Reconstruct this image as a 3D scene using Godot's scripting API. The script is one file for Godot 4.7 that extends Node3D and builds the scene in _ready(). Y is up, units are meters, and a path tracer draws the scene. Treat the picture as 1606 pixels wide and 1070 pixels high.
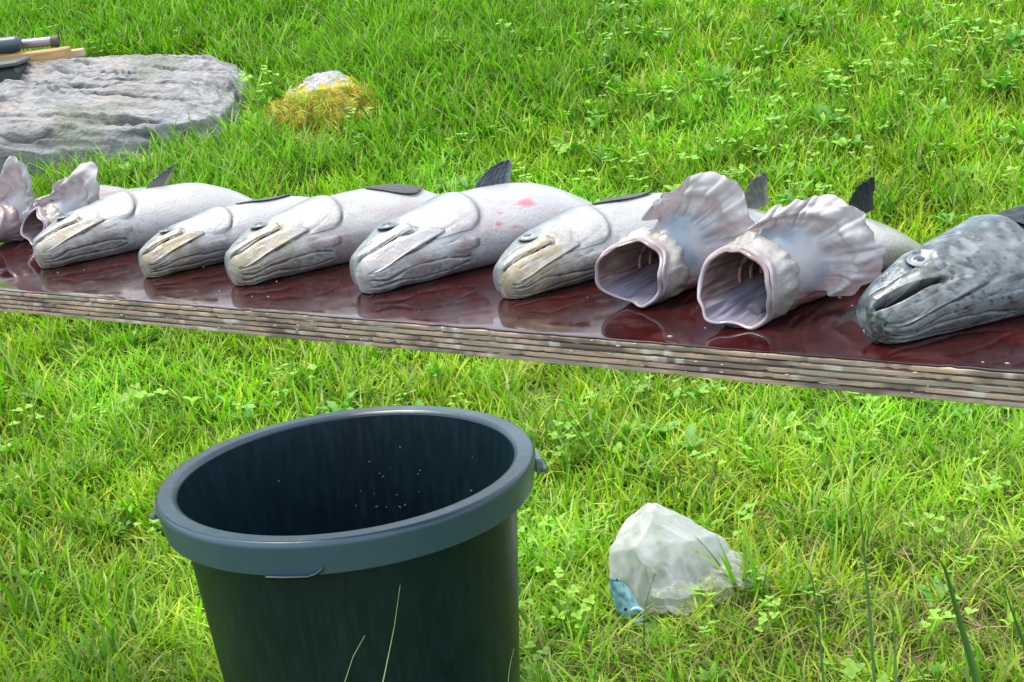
extends Node3D
# A row of landed fish on a film-faced plywood board over a meadow, a dark bucket and a crumpled bag below it.

var rng := RandomNumberGenerator.new()
var used := {}
var nz := FastNoiseLite.new()      # broad
var nf := FastNoiseLite.new()      # fine
var nr := FastNoiseLite.new()      # ridged
var nc := FastNoiseLite.new()      # cells

const BOARD_Y := 0.76
const EDGE_A := Vector3(-0.6403, 0.76, -1.8418)      # on the front top edge of the board
const EDGE_E := Vector3(0.78723, 0.0, 0.61666)       # along the board
const EDGE_N := Vector3(0.61666, 0.0, -0.78723)      # across it, away from the viewer

# ------------------------------------------------------------------ helpers
func numbered(called: String) -> String:
	if not used.has(called):
		used[called] = 0
		return called
	used[called] += 1
	return "%s_%03d" % [called, used[called]]

func tag(o: Node, label: String, category: String, group := "", kind := "") -> Node:
	if label: o.set_meta("label", label)
	if category: o.set_meta("category", category)
	if group: o.set_meta("group", group)
	if kind: o.set_meta("kind", kind)
	return o

func thing(called: String, label: String, category: String, at := Vector3.ZERO, turn := 0.0, group := "") -> Node3D:
	var o := Node3D.new()
	o.name = numbered(called)
	add_child(o)
	o.position = at
	o.rotation.y = turn
	tag(o, label, category, group)
	return o

func obj(called: String, mesh: Mesh, m: Material, parent: Node = self) -> MeshInstance3D:
	var o := MeshInstance3D.new()
	o.name = numbered(called) if parent == self else called
	o.mesh = mesh
	o.material_override = m
	parent.add_child(o, true)
	return o

func arrays_mesh(v: PackedVector3Array, n: PackedVector3Array, c: PackedColorArray, idx: PackedInt32Array) -> ArrayMesh:
	var a := []
	a.resize(Mesh.ARRAY_MAX)
	a[Mesh.ARRAY_VERTEX] = v
	a[Mesh.ARRAY_NORMAL] = n
	if c.size() == v.size(): a[Mesh.ARRAY_COLOR] = c
	a[Mesh.ARRAY_INDEX] = idx
	var am := ArrayMesh.new()
	am.add_surface_from_arrays(Mesh.PRIMITIVE_TRIANGLES, a)
	return am

# A grid of points (rows x cols) as a smooth surface; wrap joins the last column to the first.
func grid_normals(v: PackedVector3Array, rows: int, cols: int, wrap: bool, flip := false) -> PackedVector3Array:
	var n := PackedVector3Array()
	n.resize(v.size())
	for i in rows:
		var i0 := maxi(i - 1, 0) * cols
		var i1 := mini(i + 1, rows - 1) * cols
		for j in cols:
			var j0 := (j - 1 + cols) % cols if wrap else maxi(j - 1, 0)
			var j1 := (j + 1) % cols if wrap else mini(j + 1, cols - 1)
			var du := v[i1 + j] - v[i0 + j]
			var dv := v[i * cols + j1] - v[i * cols + j0]
			var c := du.cross(dv)
			if c.length_squared() < 1e-20: c = Vector3.UP
			n[i * cols + j] = -c.normalized() if flip else c.normalized()
	return n

func grid_index(r0: int, r1: int, cols: int, wrap: bool, flip := false) -> PackedInt32Array:
	var idx := PackedInt32Array()
	for i in range(r0, r1):
		for j in (cols if wrap else cols - 1):
			var a := i * cols + j
			var b := i * cols + (j + 1) % cols
			var c := a + cols
			var d := b + cols
			if flip:
				idx.append_array(PackedInt32Array([a, c, b, b, c, d]))
			else:
				idx.append_array(PackedInt32Array([a, b, c, b, d, c]))
	return idx

func grid_mesh(v: PackedVector3Array, c: PackedColorArray, rows: int, cols: int, wrap := false, flip := false) -> ArrayMesh:
	return arrays_mesh(v, grid_normals(v, rows, cols, wrap, flip), c, grid_index(0, rows - 1, cols, wrap, flip))

# A sheet of some thickness from a grid of points: both faces and the rim.
func sheet(v: PackedVector3Array, c: PackedColorArray, rows: int, cols: int, thick: float) -> ArrayMesh:
	var n := grid_normals(v, rows, cols, false)
	var st := SurfaceTool.new()
	st.begin(Mesh.PRIMITIVE_TRIANGLES)
	var k := v.size()
	var has := c.size() == k
	for side in [1.0, -1.0]:
		for i in k:
			if has: st.set_color(c[i])
			st.set_normal(n[i] * side)
			st.add_vertex(v[i] + n[i] * (thick * 0.5 * side))
	for x in grid_index(0, rows - 1, cols, false, false): st.add_index(x)
	for x in grid_index(0, rows - 1, cols, false, true): st.add_index(x + k)
	var ring := PackedInt32Array()
	for j in cols: ring.append(j)
	for i in range(1, rows): ring.append(i * cols + cols - 1)
	for j in range(cols - 2, -1, -1): ring.append((rows - 1) * cols + j)
	for i in range(rows - 2, 0, -1): ring.append(i * cols)
	for q in ring.size():
		var a := ring[q]
		var b := ring[(q + 1) % ring.size()]
		for x in [a, a + k, b, b, a + k, b + k]: st.add_index(x)
	return st.commit()

func lathe(profile: Array, seg: int) -> ArrayMesh:     # profile: Vector2(radius, y)
	var v := PackedVector3Array()
	for p in profile:
		for j in seg:
			var a := TAU * j / seg
			v.append(Vector3(p.x * cos(a), p.y, p.x * sin(a)))
	return grid_mesh(v, PackedColorArray(), profile.size(), seg, true, true)

func rounded(profile: Array, steps := 3, r := 0.004) -> Array:   # rounds the corners of a profile
	var out := []
	for i in profile.size():
		if i == 0 or i == profile.size() - 1:
			out.append(profile[i])
			continue
		var p: Vector2 = profile[i]
		var a: Vector2 = profile[i - 1] - p
		var b: Vector2 = profile[i + 1] - p
		var rr := minf(r, minf(a.length(), b.length()) * 0.45)
		var s := p + a.normalized() * rr
		var e := p + b.normalized() * rr
		for k in steps + 1:
			var t := float(k) / steps
			out.append(s.lerp(p, t).lerp(p.lerp(e, t), t))
	return out

func tube(pts: Array, radii: Array, seg := 12, caps := true) -> ArrayMesh:
	var v := PackedVector3Array()
	var rows := 0
	var last := pts.size() - 1
	for i in pts.size():
		var d: Vector3 = (pts[mini(i + 1, last)] - pts[maxi(i - 1, 0)]).normalized()
		var s := d.cross(Vector3.UP if absf(d.y) < 0.9 else Vector3.RIGHT).normalized()
		var u := s.cross(d)
		var reps := [radii[i]]
		if caps and i == 0: reps = [0.0001, radii[i] * 0.98, radii[i]]
		if caps and i == last: reps = [radii[i], radii[i] * 0.98, 0.0001]
		for r in reps:
			rows += 1
			for j in seg:
				var a := TAU * j / seg
				v.append(pts[i] + (s * cos(a) + u * sin(a)) * r)
	return grid_mesh(v, PackedColorArray(), rows, seg, true)

# a box with chamfered long edges, slightly uneven
func box(size: Vector3, bevel := 0.004) -> ArrayMesh:
	var h := size * 0.5
	var b := minf(bevel, minf(h.x, minf(h.y, h.z)) * 0.5)
	var st := SurfaceTool.new()
	st.begin(Mesh.PRIMITIVE_TRIANGLES)
	st.set_smooth_group(-1)
	var ring := func(x: float, inset: float) -> Array:
		var y := h.y - inset
		var z := h.z - inset
		return [Vector3(x, -y, -z + b), Vector3(x, -y + b, -z), Vector3(x, y - b, -z), Vector3(x, y, -z + b), Vector3(x, y, z - b), Vector3(x, y - b, z), Vector3(x, -y + b, z), Vector3(x, -y, z - b)]
	var rings := [ring.call(-h.x, b), ring.call(-h.x + b, 0.0), ring.call(h.x - b, 0.0), ring.call(h.x, b)]
	for k in 3:
		for j in 8:
			var p: Vector3 = rings[k][j]
			var q: Vector3 = rings[k][(j + 1) % 8]
			var r: Vector3 = rings[k + 1][j]
			var s: Vector3 = rings[k + 1][(j + 1) % 8]
			for w in [p, q, r, q, s, r]: st.add_vertex(w)
	for j in range(1, 7):
		for w in [rings[0][0], rings[0][j + 1], rings[0][j]]: st.add_vertex(w)
		for w in [rings[3][0], rings[3][j], rings[3][j + 1]]: st.add_vertex(w)
	st.generate_normals()
	return st.commit()

func noise_tex(freq: float, octaves: int, size: int, as_normal := false, bump := 4.0, ramp: Gradient = null, kind := FastNoiseLite.TYPE_SIMPLEX_SMOOTH) -> NoiseTexture2D:
	var f := FastNoiseLite.new()
	f.seed = 11 + int(freq * 1000.0)
	f.noise_type = kind
	f.frequency = freq
	f.fractal_octaves = octaves
	var t := NoiseTexture2D.new()
	t.width = size
	t.height = size
	t.seamless = true
	t.noise = f
	t.as_normal_map = as_normal
	t.bump_strength = bump
	if ramp: t.color_ramp = ramp
	return t

func ramp(stops: Array) -> Gradient:
	var g := Gradient.new()
	g.offsets = PackedFloat32Array(stops.map(func(s): return s[0]))
	g.colors = PackedColorArray(stops.map(func(s): return s[1]))
	return g

func lin(r: float, g: float, b: float) -> Color:         # a linear base colour as albedo_color
	return Color(r, g, b).linear_to_srgb()

func mat(c: Color, rough := 0.6, vcol := false) -> StandardMaterial3D:
	var m := StandardMaterial3D.new()
	m.albedo_color = c
	m.roughness = rough
	m.vertex_color_use_as_albedo = vcol
	m.cull_mode = BaseMaterial3D.CULL_DISABLED
	return m

func ss(a: float, b: float, x: float) -> float:
	return smoothstep(a, b, x)

func ground_y(x: float, z: float) -> float:
	var d := -z
	var up := 0.27 * log(1.0 + exp((d - 2.9) / 0.25)) * 0.25 if d < 12.0 else 0.27 * (d - 2.9)
	if d > 40.0: up = 0.27 * 37.1 + (d - 40.0) * 0.05
	return up + 0.018 * sin(2.6 * x + 0.7) * sin(2.1 * z + 0.4)

# ------------------------------------------------------------------ fish
const FX := [0.0, 0.003, 0.010, 0.022, 0.042, 0.07, 0.105, 0.14, 0.19, 0.25, 0.33, 0.42, 0.47, 0.50]
const FD := [0.0002, 0.017, 0.025, 0.031, 0.036, 0.042, 0.048, 0.052, 0.053, 0.049, 0.039, 0.025, 0.021, 0.020]
const FV := [0.0002, 0.016, 0.024, 0.030, 0.035, 0.041, 0.046, 0.049, 0.052, 0.049, 0.038, 0.024, 0.020, 0.019]
const FW := [0.0002, 0.0155, 0.0215, 0.0255, 0.0285, 0.0315, 0.0335, 0.0335, 0.0325, 0.0295, 0.022, 0.013, 0.010, 0.008]
# gaping head: an open tube behind a round lip, a flared collar, then the gill slot and the body
const GX := [0.0, 0.002, 0.005, 0.009, 0.014, 0.020, 0.027, 0.034, 0.044, 0.070, 0.125, 0.17, 0.24, 0.33, 0.42, 0.47, 0.50]
const GD := [0.0350, 0.0362, 0.0358, 0.0348, 0.0350, 0.0362, 0.0372, 0.0360, 0.034, 0.033, 0.037, 0.040, 0.038, 0.032, 0.024, 0.020, 0.019]
const GW := [0.0320, 0.0333, 0.0328, 0.0316, 0.0318, 0.0328, 0.0335, 0.0322, 0.029, 0.026, 0.025, 0.025, 0.023, 0.018, 0.012, 0.010, 0.008]
# creases of the head: points (x in head lengths, q from belly line 0 to back 1), depth, width, darkness
var CREASES := [
	[[Vector2(0.0, 0.50), Vector2(0.10, 0.47), Vector2(0.26, 0.445), Vector2(0.45, 0.43)], 0.0042, 0.0018, 1.0],
	[[Vector2(0.05, 0.17), Vector2(0.25, 0.215), Vector2(0.5, 0.275), Vector2(0.74, 0.325), Vector2(0.92, 0.40)], 0.0022, 0.0013, 1.0],
	[[Vector2(0.06, 0.055), Vector2(0.3, 0.065), Vector2(0.6, 0.06), Vector2(0.82, 0.03)], 0.0018, 0.0013, 0.9],
	[[Vector2(0.09, 0.115), Vector2(0.3, 0.135), Vector2(0.58, 0.175), Vector2(0.75, 0.22)], 0.0006, 0.0009, 0.5],
	[[Vector2(0.12, 0.33), Vector2(0.26, 0.335), Vector2(0.43, 0.36)], 0.0005, 0.0009, 0.5],
	[[Vector2(0.04, 0.68), Vector2(0.14, 0.60), Vector2(0.30, 0.535), Vector2(0.46, 0.50)], 0.0012, 0.0011, 0.7],
	[[Vector2(0.47, 0.40), Vector2(0.49, 0.45), Vector2(0.46, 0.51)], 0.0020, 0.0014, 0.7],
	[[Vector2(0.66, 0.38), Vector2(0.71, 0.50), Vector2(0.69, 0.66), Vector2(0.60, 0.80)], 0.0012, 0.0030, 0.15],
	[[Vector2(0.16, 0.74), Vector2(0.20, 0.76)], 0.0022, 0.0014, 0.8]]

func table(xs: Array, ys: Array, x: float) -> float:      # smooth through the listed values
	var n := xs.size()
	if x <= xs[0]: return ys[0]
	if x >= xs[n - 1]: return ys[n - 1]
	var i := 0
	while x > xs[i + 1]: i += 1
	var t: float = (x - xs[i]) / (xs[i + 1] - xs[i])
	var m0: float = (ys[i + 1] - ys[maxi(i - 1, 0)]) / (xs[i + 1] - xs[maxi(i - 1, 0)])
	var m1: float = (ys[mini(i + 2, n - 1)] - ys[i]) / (xs[mini(i + 2, n - 1)] - xs[i])
	var h: float = xs[i + 1] - xs[i]
	var t2 := t * t
	var t3 := t2 * t
	return (2 * t3 - 3 * t2 + 1) * ys[i] + (t3 - 2 * t2 + t) * h * m0 + (-2 * t3 + 3 * t2) * ys[i + 1] + (t3 - t2) * h * m1

# the section of fish p at x: half depths, half width, height of the axis over the board, droop
func section(p: Dictionary, x: float) -> Dictionary:
	var k: float = p.k
	var s := {}
	if p.gape:
		s.d = table(GX, GD, x / k) * k
		s.v = s.d
		s.w = table(GX, GW, x / k) * k
	else:
		s.d = table(FX, FD, x / k) * k * p.deep
		s.v = table(FX, FV, x / k) * k * p.deep
		s.w = table(FX, FW, x / k) * k * p.wide
	var cr := cos(p.roll)
	var sr := sin(p.roll)
	s.h = sqrt(pow(s.w * cr, 2.0) + pow(s.v * sr, 2.0)) * 0.97 + p.lift * (1.0 - ss(0.0, 0.09 * k, x))
	if not p.gape: s.h = lerpf(p.nose * k, s.h, ss(-0.004, 0.045 * k, x))
	var over: float = maxf(0.0, x - p.edge)
	s.y = s.h - minf(over * over * 2.6, over * 0.45)
	s.z = p.bend * pow(maxf(0.0, x - 0.1 * k), 2.0)
	return s

func on_fish(p: Dictionary, s: Dictionary, x: float, th: float, off: float) -> Vector3:
	var ct := cos(th)
	var st := sin(th)
	var hh: float = s.v if ct > 0.0 else s.d
	var y: float = s.w * signf(st) * pow(absf(st), 0.92)
	var z: float = hh * signf(ct) * pow(absf(ct), 0.92)
	var ny: float = y / (s.w * s.w)
	var nzz: float = z / (hh * hh)
	var nl := sqrt(ny * ny + nzz * nzz) + 1e-9
	y += ny / nl * off
	z += nzz / nl * off
	var cr := cos(p.roll)
	var sr := sin(p.roll)
	var out := Vector3(x, y * cr - z * sr, y * sr + z * cr)
	out.y = maxf(out.y + s.h, 0.0012) - s.h + s.y
	out.z += s.z
	return out

func seg_dist(a: Vector2, b: Vector2, q: Vector2) -> float:
	var ab := b - a
	var t := clampf((q - a).dot(ab) / maxf(ab.length_squared(), 1e-9), 0.0, 1.0)
	return (a + ab * t).distance_to(q)

# depth and darkness of the creases at (hx, q)
func crease(p: Dictionary, s: Dictionary, hx: float, q: float) -> Vector2:
	var deep := 0.0
	var dark := 0.0
	var sx: float = 0.14 * p.k
	var sq: float = PI * 0.5 * (s.w + (s.v if q < 0.5 else s.d))
	var at := Vector2(hx * sx, q * sq)
	at += Vector2(nz.get_noise_3d(hx * 5.0, q * 9.0, p.seed * 17.0), nz.get_noise_3d(hx * 8.0, q * 9.0, p.seed * 17.0 + 50.0)) * 0.0055 * ss(0.0, 0.1, hx)
	var wob: float = nf.get_noise_3d(hx * 30.0, q * 30.0, p.seed * 3.1) * 0.0016
	for c in CREASES:
		var pts: Array = c[0]
		var best := 1.0
		for i in pts.size() - 1:
			best = minf(best, seg_dist(Vector2(pts[i].x * sx, pts[i].y * sq), Vector2(pts[i + 1].x * sx, pts[i + 1].y * sq), at))
		best = maxf(0.0, best + wob)
		if best < 0.009:
			var g := exp(-pow(best / (c[2] * p.k), 2.0))
			deep = maxf(deep, c[1] * p.k * g)
			dark = maxf(dark, c[3] * exp(-pow(best / (c[2] * p.k * 0.75), 2.0)))
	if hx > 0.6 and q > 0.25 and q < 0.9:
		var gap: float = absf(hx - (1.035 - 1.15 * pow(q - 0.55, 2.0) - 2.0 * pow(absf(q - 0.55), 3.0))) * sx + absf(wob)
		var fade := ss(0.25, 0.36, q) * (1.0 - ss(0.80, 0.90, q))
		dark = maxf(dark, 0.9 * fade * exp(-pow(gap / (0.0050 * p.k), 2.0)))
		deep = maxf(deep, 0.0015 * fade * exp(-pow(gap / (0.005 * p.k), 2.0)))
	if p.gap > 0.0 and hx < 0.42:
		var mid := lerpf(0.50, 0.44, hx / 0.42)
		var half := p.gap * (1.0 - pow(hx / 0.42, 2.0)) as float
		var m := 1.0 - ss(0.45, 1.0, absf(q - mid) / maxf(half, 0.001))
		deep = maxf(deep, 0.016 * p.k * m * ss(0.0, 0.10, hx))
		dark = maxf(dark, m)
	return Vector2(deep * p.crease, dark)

func fish_color(p: Dictionary, hx: float, q: float, pos: Vector3, dark: float) -> Color:
	var o: Vector3 = pos + Vector3(p.seed * 7.3, 0, p.seed * 2.1)
	var n1 := nz.get_noise_3dv(o * 60.0)
	var n2 := nf.get_noise_3dv(o * 420.0)
	var n3 := nz.get_noise_3dv(o * 190.0 + Vector3(9, 4, 1))
	var c: Color = p.skin
	c = c.lerp(p.sheen, clampf(0.35 + n1 * 0.9, 0.0, 0.8) * ss(0.3, 0.75, q))
	var back: Color = p.back
	c = c.lerp(back, ss(p.backline, p.backline + 0.14, q + n3 * 0.03 + n1 * 0.03) * (0.9 if hx > 0.5 else 0.75))
	c = c.lerp(Color(0.17, 0.165, 0.17), clampf(0.02 + n3 * 0.6 + n2 * 0.5, 0.0, 0.65) * (1.0 - ss(0.8, 1.6, hx) * 0.6))
	if hx < 1.15:
		var jaw := (1.0 - ss(0.35, 0.75, hx)) * (1.0 - ss(0.45, 0.62, q))
		c = c.lerp(Color(0.235, 0.19, 0.105), clampf(jaw * p.yellow * (0.85 + n3 * 0.9 + n2 * 0.4), 0.0, 0.95))
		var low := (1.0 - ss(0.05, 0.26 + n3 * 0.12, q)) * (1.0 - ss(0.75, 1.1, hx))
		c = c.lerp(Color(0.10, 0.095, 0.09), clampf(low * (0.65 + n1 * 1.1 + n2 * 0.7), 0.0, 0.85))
		# dark lip round the snout
		var lip := maxf((1.0 - ss(0.03, 0.12, hx)) * ss(0.42, 0.52, q), (1.0 - ss(0.26, 0.46, hx + n3 * 0.05)) * ss(0.515, 0.60, q + n1 * 0.03))
		c = c.lerp(p.lip, clampf(lip * (0.72 + n2 * 0.3), 0.0, 0.9))
		var head := ss(0.585 - 0.05 * p.mottle, 0.69 - 0.05 * p.mottle, q + n1 * 0.05) * (1.0 - ss(0.85, 1.1, hx))
		c = c.lerp(p.lip, clampf(head * 0.9 * p.headdark, 0.0, 0.9))
	var spots: float = ss(0.22 - 0.08 * p.mottle, 0.42 - 0.08 * p.mottle, n2 + n1 * 0.3) * p.spots
	c = c.lerp(Color(0.09, 0.095, 0.10) if p.mottle == 0.0 else Color(0.016, 0.022, 0.026), clampf(spots, 0.0, 0.85))
	var blot: float = ss(0.02, 0.28, n3 + n2 * 0.3) * p.mottle
	c = c.lerp(p.back, clampf(blot, 0.0, 0.85))
	if p.mottle > 0.0: c = c.lerp(Color(0.30, 0.315, 0.325), ss(0.05, 0.35, -n3 + n1 * 0.3) * 0.35 * ss(0.2, 0.4, q))
	c = c.lerp(Color(0.31, 0.195, 0.205), clampf(p.pink * ss(0.0, 0.45, n1 + 0.12) * (1.0 - ss(0.2, 0.55, q)), 0.0, 0.6))
	if p.has("wounds"):
		for wd in p.wounds:          # at (hx, q), size
			var w: Vector2 = (Vector2(hx, q) - Vector2(wd[0], wd[1])) / Vector2(0.085 * wd[2], 0.05 * wd[2])
			w = Vector2(w.x * 0.8 + w.y * 0.6, w.y * 0.8 - w.x * 0.6)
			c = c.lerp(Color(0.34, 0.06, 0.07), (1.0 - ss(0.5, 1.2, w.length() + n2 * 0.7)) * 0.8)
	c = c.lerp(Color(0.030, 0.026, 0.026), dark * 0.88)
	var f := 1.0 + n2 * 0.12
	return Color(c.r * f, c.g * f, c.b * f)

func gape_color(p: Dictionary, x: float, th: float, pos: Vector3) -> Color:
	var o: Vector3 = pos + Vector3(p.seed * 7.3, 0, p.seed * 2.1)
	var n1 := nz.get_noise_3dv(o * 90.0)
	var n2 := nf.get_noise_3dv(o * 380.0)
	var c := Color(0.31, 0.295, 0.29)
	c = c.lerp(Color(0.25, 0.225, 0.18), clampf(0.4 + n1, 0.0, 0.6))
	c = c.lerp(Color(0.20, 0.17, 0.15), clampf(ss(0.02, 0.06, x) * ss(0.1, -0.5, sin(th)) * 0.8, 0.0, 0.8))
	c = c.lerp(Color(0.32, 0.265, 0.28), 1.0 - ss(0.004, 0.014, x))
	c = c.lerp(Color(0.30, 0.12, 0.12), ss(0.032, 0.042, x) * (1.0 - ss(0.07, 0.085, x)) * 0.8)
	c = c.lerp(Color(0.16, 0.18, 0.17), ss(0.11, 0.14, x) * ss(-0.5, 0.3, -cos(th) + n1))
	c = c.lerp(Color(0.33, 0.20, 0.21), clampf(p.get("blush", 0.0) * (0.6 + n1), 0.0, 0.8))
	var f := 1.0 + n2 * 0.25
	return Color(c.r * f, c.g * f, c.b * f)

func column_angles(n_seen: int, n_far: int) -> PackedFloat32Array:
	var th := PackedFloat32Array()
	for j in n_seen: th.append(lerpf(-0.9, 3.4, float(j) / n_seen))
	for j in n_far: th.append(lerpf(3.4, TAU - 0.9, float(j) / n_far))
	return th

func qof(th: float) -> float:
	var a := fposmod(th, TAU)
	return a / PI if a <= PI else (TAU - a) / PI

# a part of the skin lifted off as a plate: hx range per q
func plate(p: Dictionary, front: Callable, rear: Callable, q0: float, q1: float, lift0: float, lift1: float, rows: int, cols: int) -> ArrayMesh:
	var v := PackedVector3Array()
	var c := PackedColorArray()
	var hl: float = 0.14 * p.k
	for i in rows:
		var q := lerpf(q0, q1, float(i) / (rows - 1))
		for j in cols:
			var t := float(j) / (cols - 1)
			var hx: float = lerpf(front.call(q), rear.call(q), t)
			var s := section(p, hx * hl)
			var edge := minf(1.0, minf(float(i), float(rows - 1 - i)) / 3.0)
			var cr := crease(p, s, hx, q)
			var off := lerpf(lift0, lift1, pow(t, 1.3)) * (0.25 + 0.75 * edge)
			off += nz.get_noise_3d(hx * 9.0, q * 12.0, p.seed) * 0.0012 * t - cr.x * 0.5 * (1.0 - t)
			off -= 0.0012 * ss(0.9, 1.0, t)
			var pos := on_fish(p, s, hx * hl, q * PI, off * p.k)
			v.append(pos)
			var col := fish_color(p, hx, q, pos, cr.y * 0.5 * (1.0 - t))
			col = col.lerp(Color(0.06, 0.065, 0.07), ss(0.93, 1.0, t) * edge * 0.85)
			c.append(col)
	return sheet(v, c, rows, cols, 0.0010)

func fin(parent: Node, called: String, at: Vector3, chord: Vector3, up: Vector3, lean: float, rake: float, curl: Vector3, dark: Color, pale: Color, m: Material) -> void:
	var rows := 20
	var cols := 25
	var v := PackedVector3Array()
	var c := PackedColorArray()
	for i in rows:
		var t := float(i) / (rows - 1)
		for j in cols:
			var u := float(j) / (cols - 1)
			var le := lean * pow(t, 1.25)
			var te := 1.0 + lean * 0.35 * t - rake * pow(t, 5.0) * 0.5 - 0.10 * sin(t * PI)
			le = minf(le + 0.24 * pow(t, 7.0), te - 0.06)
			te -= (te - le) * 0.35 * pow(t, 7.0)
			var hgt := 1.0 - 0.05 * absf(sin(u * 17.0)) * pow(t, 3.0)
			var pos := at + chord * lerpf(le, te, u) + up * (t * hgt) + curl * (t * t)
			pos += curl.normalized() * (sin(u * 34.0) * 0.0009 * t + nz.get_noise_3d(u * 40.0, t * 40.0, at.x * 90.0) * 0.004 * t)
			v.append(pos)
			var n := nf.get_noise_3d(u * 160.0, t * 18.0, at.z * 60.0)
			var col := dark.lerp(pale, clampf(ss(0.80, 1.0, u) * 0.8 + n * 0.5 + ss(0.25, 0.0, t) * 0.5, 0.0, 1.0))
			col = col.lerp(pale, 0.22 * maxf(0.0, sin(u * 44.0 + t * 2.0)) * ss(0.1, 0.4, t))
			c.append(col)
	obj(called, sheet(v, c, rows, cols, 0.0009), m, parent)

# a fin folded flat along the flank
func hug_fin(p: Dictionary, f: Dictionary) -> MeshInstance3D:
	var rows := 22
	var cols := 40
	var v := PackedVector3Array()
	var c := PackedColorArray()
	for i in rows:
		var t := float(i) / (rows - 1)
		for j in cols:
			var u := float(j) / (cols - 1)
			var x: float = (f.x + f.len * u) * p.k
			var belly := pow(sin(PI * clampf(u * 0.94 + 0.03, 0.0, 1.0)), 0.6) * (0.75 + 0.25 * u)
			var q: float = f.q + (f.q2 - f.q) * t * belly
			v.append(on_fish(p, section(p, x), x, q * PI, 0.0012 + 0.003 * t * u + sin(t * 26.0 + u * 5.0) * 0.0004 * t))
			var n := nf.get_noise_3d(u * 20.0, t * 160.0, p.seed)
			c.append(f.get("dark", Color(0.05, 0.058, 0.065)).lerp(Color(0.13, 0.14, 0.14), clampf(n * 0.8, 0.0, 0.6)))
	var o := MeshInstance3D.new()
	o.name = "dorsal_fin"
	o.mesh = sheet(v, c, rows, cols, 0.0012)
	o.material_override = M.fin
	return o

func eye_ball(parent: Node, p: Dictionary, hx: float, q: float, r: float, look: Array) -> void:
	var s := section(p, hx * 0.14 * p.k)
	var c0 := on_fish(p, s, hx * 0.14 * p.k, q * PI, 0.0)
	var c1 := on_fish(p, s, hx * 0.14 * p.k, q * PI, 0.01)
	var nrm := (c1 - c0).normalized()
	var t := (Vector3.RIGHT - nrm * nrm.x).normalized()
	var b := nrm.cross(t)
	var basis := Basis(t, nrm, b)
	# socket rim, eyeball, dark pupil
	var prof := []
	for k in 9:
		var a := PI * k / 8.0
		prof.append(Vector2(r * 1.08 - cos(a) * r * 0.16, sin(a) * r * 0.14))
	var rim := lathe(prof, 28)
	var holder := obj("eye", eye_dome(r, 0.46), look[0], parent)
	holder.transform = Transform3D(basis, c0 - nrm * r * 0.28)
	var o := obj("socket", rim, look[2], holder)
	o.position = Vector3(0, r * 0.12, 0)
	var pu := obj("pupil", eye_dome(r * 0.56, 0.26), look[1], holder)
	pu.position = Vector3(-r * 0.08, r * 0.345, 0)

func eye_dome(r: float, flat: float) -> ArrayMesh:
	var prof := []
	for k in 10:
		var a := PI * 0.5 * k / 9.0
		prof.append(Vector2(maxf(r * cos(a), 0.0001), r * flat * sin(a)))
	return lathe(prof, 24)

func skin_mat(rough: float) -> StandardMaterial3D:
	var m := mat(Color.WHITE, rough, true)
	m.normal_enabled = true
	m.normal_texture = skin_bump
	m.normal_scale = 0.5
	m.uv1_triplanar = true
	m.uv1_scale = Vector3(12, 12, 12)
	m.clearcoat_enabled = true
	m.clearcoat = 0.28
	m.clearcoat_roughness = 0.18
	return m

var skin_bump: NoiseTexture2D
var M := {}

func fish_defaults() -> Dictionary:
	return {"k": 1.0, "gape": false, "deep": 1.0, "wide": 1.0, "roll": 0.5, "lift": 0.0, "nose": 0.021, "edge": 0.22, "bend": 0.0, "seed": 1.0, "crease": 1.0, "gap": 0.014, "backline": 0.655,
		"skin": Color(0.31, 0.305, 0.305), "sheen": Color(0.245, 0.258, 0.28), "back": Color(0.055, 0.07, 0.075), "lip": Color(0.13, 0.15, 0.16),
		"yellow": 0.5, "spots": 0.12, "mottle": 0.0, "pink": 0.25, "headdark": 0.75, "eye": Vector2(0.37, 0.675), "eye_r": 0.0100}

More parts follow.
